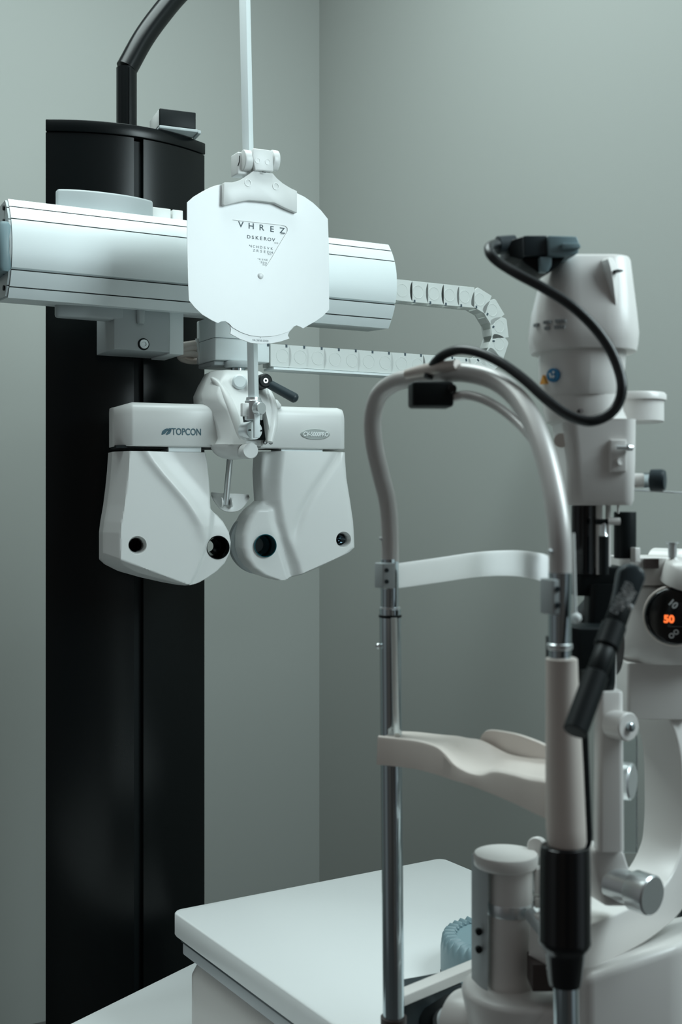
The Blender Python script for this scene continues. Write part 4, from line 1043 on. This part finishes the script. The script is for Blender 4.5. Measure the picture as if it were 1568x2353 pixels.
# illumination arm
tower('illumination_arm', [(1372, 1426, 1586, 0.018, 0.004), (1371, 1428, 1590, 0.020, 0.005), (1369, 1429, 1700, 0.020, 0.005), (1368, 1431, 1950, 0.020, 0.005)], M['slit'], d=1.0, bevel=0)
bm = B(); a = s_at(1400, 1667, 0.985); lathe(bm, a-(SF.Ri @ Vector((-0.010, 0, 0))), SF.Ri @ Vector((0.62, -1, 0.02)), [(-0.010, 0.0118), (0.008, 0.0118), (0.0092, 0.0108)], n=48); kb = finish(bm, 'pivot_cap', M['slit'], t, 'round pivot cap')
nv = (SF.Ri @ Vector((0.62, -1, 0.02))).normalized()
bm = B(); lathe(bm, a-(SF.Ri @ Vector((-0.010, 0, 0)))+nv*0.0092, nv, [(0, 0.0036), (0.003, 0.0036), (0.0045, 0.0015)], n=24); finish(bm, 'pivot_screw', M['chrome'], kb)
cylpx('thin_upright', 1412, 1500, 1590, 0.0018, 1.01, M['slit'])
bm = B(); lathe(bm, s_at(1425, 1793, 1.035), SF.Ri @ Vector((1, -0.55, 0)), [(-0.004, 0.0155), (0.0005, 0.0160), (0.010, 0.0160), (0.0115, 0.0145)], n=96)
bm.verts.ensure_lookup_table()
for v in bm.verts:
    if (v.index//3) % 2 and v.index//96 in (1, 2): v.co += (v.co-s_at(1425, 1793, 1.035)).normalized()*-0.0009
finish(bm, 'knurled_knob', M['steel'], t, 'knurled metal knob')
# clear breath shield
sh = [(1432, 1640), (1450, 1650), (1462, 1672), (1466, 1700), (1466, 1960), (1430, 1960)]
bm = B(); loft(bm, [[s_at(a_, b_, 1.07) for a_, b_ in sh], [s_at(a_, b_, 1.07)+Vector((0, 0.0025, 0)) for a_, b_ in sh]]); finish(bm, 'clear_shield', M['glass'], t, 'clear plastic shield')
# foot of the arm and clamp knob
bm = B(); rings = []
for l, r, py in ((1364, 1436, 1952), (1366, 1442, 1975), (1372, 1456, 2015), (1384, 1470, 2060), (1392, 1470, 2085)):
    a, b = s_at(l, py, 1.0), s_at(r, py, 1.0); o_ = SF.Ri @ Vector((-0.01, 0.030, 0)); rings.append([a, b, b+o_, a+o_])
loft(bm, rings); finish(bm, 'arm_foot', M['slit'], t, bevel=0.004)
dv = (SF.Ri @ Vector((0.85, -1, -0.05))).normalized(); c = s_at(1428, 2034, 1.0)
bm = B(); lathe(bm, c, dv, [(-0.01, 0.0135), (0.012, 0.0135), (0.0122, 0.0155), (0.014, 0.0165), (0.030, 0.0165), (0.0315, 0.0152)], n=56); finish(bm, 'clamp_knob', M['steel'], t, 'large satin clamp knob')
# lower body: hull, cylinder with cap, plates
ZB = 0.684
bm = B(); rings = []
for z_py, l, r, fr0, bk in ((2128, 1300, 1545, 1.10, 1.22), (2150, 1310, 1600, 1.04, 1.24), (2175, 1340, 1640, 1.0, 1.25), (2205, 1350, 1650, 0.985, 1.25)):
    pass
def hull(name, top, drop, m, bev):
    """top: outline of the upper face (px,py,d); walls go straight down"""
    bm = B(); up = [s_at(*v) for v in top]
    loft(bm, [up, [Vector((p.x, p.y, drop)) for p in up]])
    return finish(bm, name, m, t, bevel=bev, seg=4)
zl_ = ZB
hull('base_hull', [(1322, 2240, 0.995), (1345, 2238, 0.975), (1562, 2166, 1.00), (1640, 2130, 1.06), (1640, 2090, 1.20), (1484, 2118, 1.18), (1340, 2165, 1.12)], zl_, M['slit'], 0.010)
# curved left platform
cpl = s_at(1195, 2262, 1.05); ztp = cpl.z
bm = B(); n = 40; pl_ = []
for i in range(n):
    a_ = 2*math.pi*i/n; pl_.append(Vector((cpl.x+0.048*math.cos(a_), cpl.y+0.044*math.sin(a_), 0)))
cc = cpl; o2 = SF.Ri @ Vector((0.10, -0.03, 0))
bm = B(); lathe(bm, Vector((cpl.x, cpl.y, ZB)), (0, 0, 1), [(0, 0.040), (ztp-ZB-0.03, 0.046), (ztp-ZB-0.006, 0.051), (ztp-ZB-0.002, 0.050), (ztp-ZB, 0.046)]); finish(bm, 'front_platform', M['slit'], t, ang=60)
bm = B(); box(bm, 0.0, 0.085, -0.048, 0.04, ZB-ztp, -0.001, Matrix.Translation(cpl) @ Matrix.Rotation(math.radians(-30), 4, 'Z')); finish(bm, 'platform_bridge', M['slit'], t, bevel=0.006)
# joystick-like cylinder
pc = s_at(1172, 2250, 1.05)
def zc(py): return s_at(1172, py, 1.05).z
bm = B(); lathe(bm, Vector((pc.x, pc.y, ztp-0.002)), (0, 0, 1), [(0, 0.0205), (zc(2120)-ztp, 0.0200), (zc(2092)-ztp, 0.0200), (zc(2066)-ztp, 0.0200), (zc(1990)-ztp, 0.0198)]); cy = finish(bm, 'elevation_cylinder', M['slit'], t)
bm = B(); lathe(bm, Vector((pc.x, pc.y, zc(2096))), (0, 0, 1), [(0, 0.0205), (0.0015, 0.0210), (0.009, 0.0210), (0.0105, 0.0205)]); finish(bm, 'metal_ring', M['steel'], cy, 'bright metal ring')
capc = s_at(1163, 1980, 1.05)
bm = B(); lathe(bm, Vector((capc.x, capc.y, s_at(1163, 1990, 1.05).z)), (0, 0, 1), [(0, 0.0262), (0.0015, 0.0278), (0.0095, 0.0284), (0.0115, 0.0272)]); finish(bm, 'flat_cap', M['slit'], cy, 'flat round cap', ang=50)
bm = B(); a, b = s_at(1103, 1972, 1.045), s_at(1122, 1985, 1.035); rings = []
for pz in (ztp-0.03, s_at(1100, 1974, 1.045).z):
    rings.append([Vector((a.x, a.y, pz)), Vector((b.x, b.y, pz)), Vector((b.x+0.003, b.y+0.02, pz)), Vector((a.x+0.003, a.y+0.02, pz))])
loft(bm, rings); sp = finish(bm, 'side_plate', M['greyp'], t, 'grey side plate', bevel=0.001)
for py in (2142, 2183):
    bm = B(); q = s_at(1101, py, 1.040); lathe(bm, q, (-0.4, -1, 0), [(-0.003, 0.0030), (0.001, 0.0028), (0.0014, 0.002)], n=20); finish(bm, 'plate_screw', M['blackp'], sp)
bm = B(); a = s_at(1224, 2216, 1.0); box(bm, 0, 0.03, 0, 0.03, -0.023, 0, Matrix.Translation(a) @ Matrix.Rotation(-SF.a, 4, 'Z')); finish(bm, 'dark_block', M['brown'], t, 'dark brown block', bevel=0.001)
# little parts between cylinder and grip
tower('latch_plate', [(1227, 1260, 1992, 0.012, 0.002), (1227, 1260, 2050, 0.012, 0.002)], M['slit'], d=1.05, bevel=0.001)
tower('latch_plate', [(1227, 1260, 2058, 0.012, 0.002), (1227, 1260, 2082, 0.012, 0.002)], M['slit'], d=1.05, bevel=0.001)
bm = B(); lathe(bm, s_at(1234, 1946, 1.06), SF.Ri @ Vector((-0.6, -1, 0.2)), [(-0.004, 0.0088), (0.001, 0.0088), (0.0025, 0.0075)], n=32); finish(bm, 'small_disc', M['slit'], t)
bm = B(); tube(bm, [s_at(1218, 2100, 1.03), s_at(1232, 2118, 1.02), s_at(1250, 2140, 1.01)], 0.0055, n=18); finish(bm, 'elbow', M['greyp'], t)
# roller shaft at the very bottom left
a, b = s_at(1030, 2345, 1.18), s_at(1075, 2332, 1.12)
bm = B(); lathe(bm, a, (b-a), [(-0.01, 0.013), (0.006, 0.013), (0.006, 0.009), (0.028, 0.009)], n=40); finish(bm, 'roller_shaft', M['steel'], t)
bm = B(); lathe(bm, s_at(1018, 2338, 1.20), (b-a), [(-0.02, 0.024), (0.002, 0.024), (0.004, 0.021)], n=40); finish(bm, 'roller_wheel', M['blackp'], t, 'black roller wheel')
bm = B(); lathe(bm, s_at(1120, 2362, 1.06), (0.3, -1, 0.2), [(-0.03, 0.030), (0.0, 0.026), (0.010, 0.018), (0.014, 0.008)], n=40); finish(bm, 'wheel_cover', M['slit'], t, ang=70)
# something dark and tall beyond the right edge
tower('rear_dark_column', [(1558, 1640, 1500, 0.03, 0.01), (1560, 1640, 2150, 0.03, 0.01)], M['blackp'], d=1.24)

# ------------------------------------------------------------------ plug on top of the lamp housing
XF = Frame(P(1250, HY, 1.0).to_2d().to_3d(), 8)
t = thing('cable_connector', 'dark angular plug plugged into the top of the slit lamp housing', 'plug', XF)
x_at = XF.P
def slab(name, pts, d0, d1, m, bev=0.001, parent=None, label=None):
    bm = B(); c0_ = [x_at(a_, b_, d0) for a_, b_ in pts]
    loft(bm, [c0_, [p+Vector((0, d1-d0, 0)) for p in c0_]]); return finish(bm, name, m, parent or t, label, bevel=bev)
slab('plug_body', [(1204, 541), (1258, 541), (1262, 586), (1205, 588)], 0.985, 1.015, M['darkp'])
slab('plug_front', [(1260, 541), (1326, 543), (1331, 555), (1331, 580), (1322, 587), (1262, 587)], 0.982, 1.018, M['blueg'])
slab('plug_tail', [(1204, 543), (1180, 550), (1168, 560), (1172, 590), (1200, 597), (1206, 590)], 0.985, 1.012, M['blackp'])
slab('lock_tab', [(1292, 559), (1332, 558), (1336, 565), (1334, 571), (1296, 571)], 0.978, 0.985, M['blueg'], 0.0006)
slab('plug_foot', [(1196, 590), (1300, 590), (1286, 610), (1262, 628), (1236, 626), (1208, 606)], 0.99, 1.02, M['blackp'])
slab('latch', [(1242, 590), (1269, 590), (1268, 610), (1260, 625), (1244, 624)], 0.984, 0.992, M['blueg'], 0.0006)
bm = B(); a, b = x_at(1142, 564, 0.99), x_at(1186, 562, 0.995); lathe(bm, a, b-a, [(0, 0.0062), (0.001, 0.0076), (0.0155, 0.0080)], n=32); finish(bm, 'strain_relief', M['darkp'], t)

# ------------------------------------------------------------------ black cable
cb_pts = [(1150, 561, 0.99), (1134, 562, 0.98), (1124, 570, 0.965), (1128, 585, 0.955), (1148, 604, 0.95), (1190, 630, 0.94), (1250, 662, 0.93), (1310, 700, 0.92), (1360, 745, 0.915), (1398, 795, 0.91), (1421, 845, 0.905), (1430, 890, 0.90), (1420, 930, 0.90), (1393, 957, 0.90), (1352, 968, 0.90), (1305, 953, 0.905), (1255, 917, 0.915), (1205, 872, 0.93), (1155, 836, 0.945), (1105, 812, 0.96), (1060, 804, 0.975), (1025, 813, 0.99), (1003, 830, 1.0), (990, 850, 1.01), (984, 870, 1.01)]
QF = Frame(P(1250, 700, 0.93), 0)
bm = B(); tube(bm, [QF.P(*v) for v in cb_pts], 0.0040, n=20, k=8)
o = finish(bm, 'power_cable', M['rubber'], None, ang=80); o.location = QF.o
tag(o, 'thick black cable looping from the plug down over the headrest arch', 'cable')

# ------------------------------------------------------------------ black stick in front of the sleeve
LFm = Frame(P(1390, HY, 0.80).to_2d().to_3d(), 0)
t = thing('black_handpiece', 'black stepped handle with pale lettering leaning across the cream sleeve', 'handpiece', LFm)
l_at = LFm.P
ax0, ax1 = l_at(1322, 1682, 0.775), l_at(1452, 1330, 0.835)
dv = (ax1-ax0); L_ = dv.length; dn_ = dv.normalized()
def seg(name, f0, f1, r0, r1, m, lab=None, n=24, extra=None):
    bm = B(); pr = [(f0*L_, r0*0.94), (f0*L_+0.0006, r0), (f1*L_-0.0006, r1), (f1*L_, r1*0.94)]
    lathe(bm, ax0, dv, pr, n=n); return finish(bm, name, m, t, lab)
seg('rubber_grip', 0.0, 0.36, 0.0082, 0.0083, M['blackp'])
seg('lower_barrel', 0.36, 0.53, 0.0070, 0.0072, M['blackp'])
seg('middle_barrel', 0.53, 0.68, 0.0086, 0.0086, M['blackp'])
seg('upper_barrel', 0.68, 0.92, 0.0076, 0.0072, M['blackp'])
# flat head with hexagonal outline
hd_pts = [(1398, 1420), (1412, 1360), (1420, 1310), (1436, 1295), (1462, 1296), (1480, 1312), (1481, 1330), (1462, 1378), (1446, 1410), (1428, 1440)]
bm = B(); q = [l_at(a_, b_, 0.828) for a_, b_ in hd_pts]; loft(bm, [[p-Vector((0, 0.006, 0)) for p in q], [p+Vector((0, 0.007, 0)) for p in q]]); hd = finish(bm, 'flat_head', M['darkp'], t, bevel=0.003, seg=2)
ang_ = math.atan2(ax1.z-ax0.z, ax1.x-ax0.x)
for i, (px, py, s_) in enumerate(((1436, 1372, 'DIN 58 220'), (1443, 1372, '12V 30W'), (1456, 1372, 'L1-B90'))):
    c = l_at(px-6, py+2, 0.806)
    text(s_, 0.0078 if i < 2 else 0.0060, hd, M['lightink'] if i else M['greyp'], c, 'pale_lettering', rot=Matrix.Rotation(-ang_, 4, 'Y'), ext=0.0003, sx=0.62, bold=0.0002)
bm = B(); lathe(bm, l_at(1448, 1395, 0.818), (0, -1, 0), [(-0.003, 0.0021), (0.0012, 0.0021), (0.0018, 0.0012)], n=16); finish(bm, 'silver_button', M['steel'], hd)
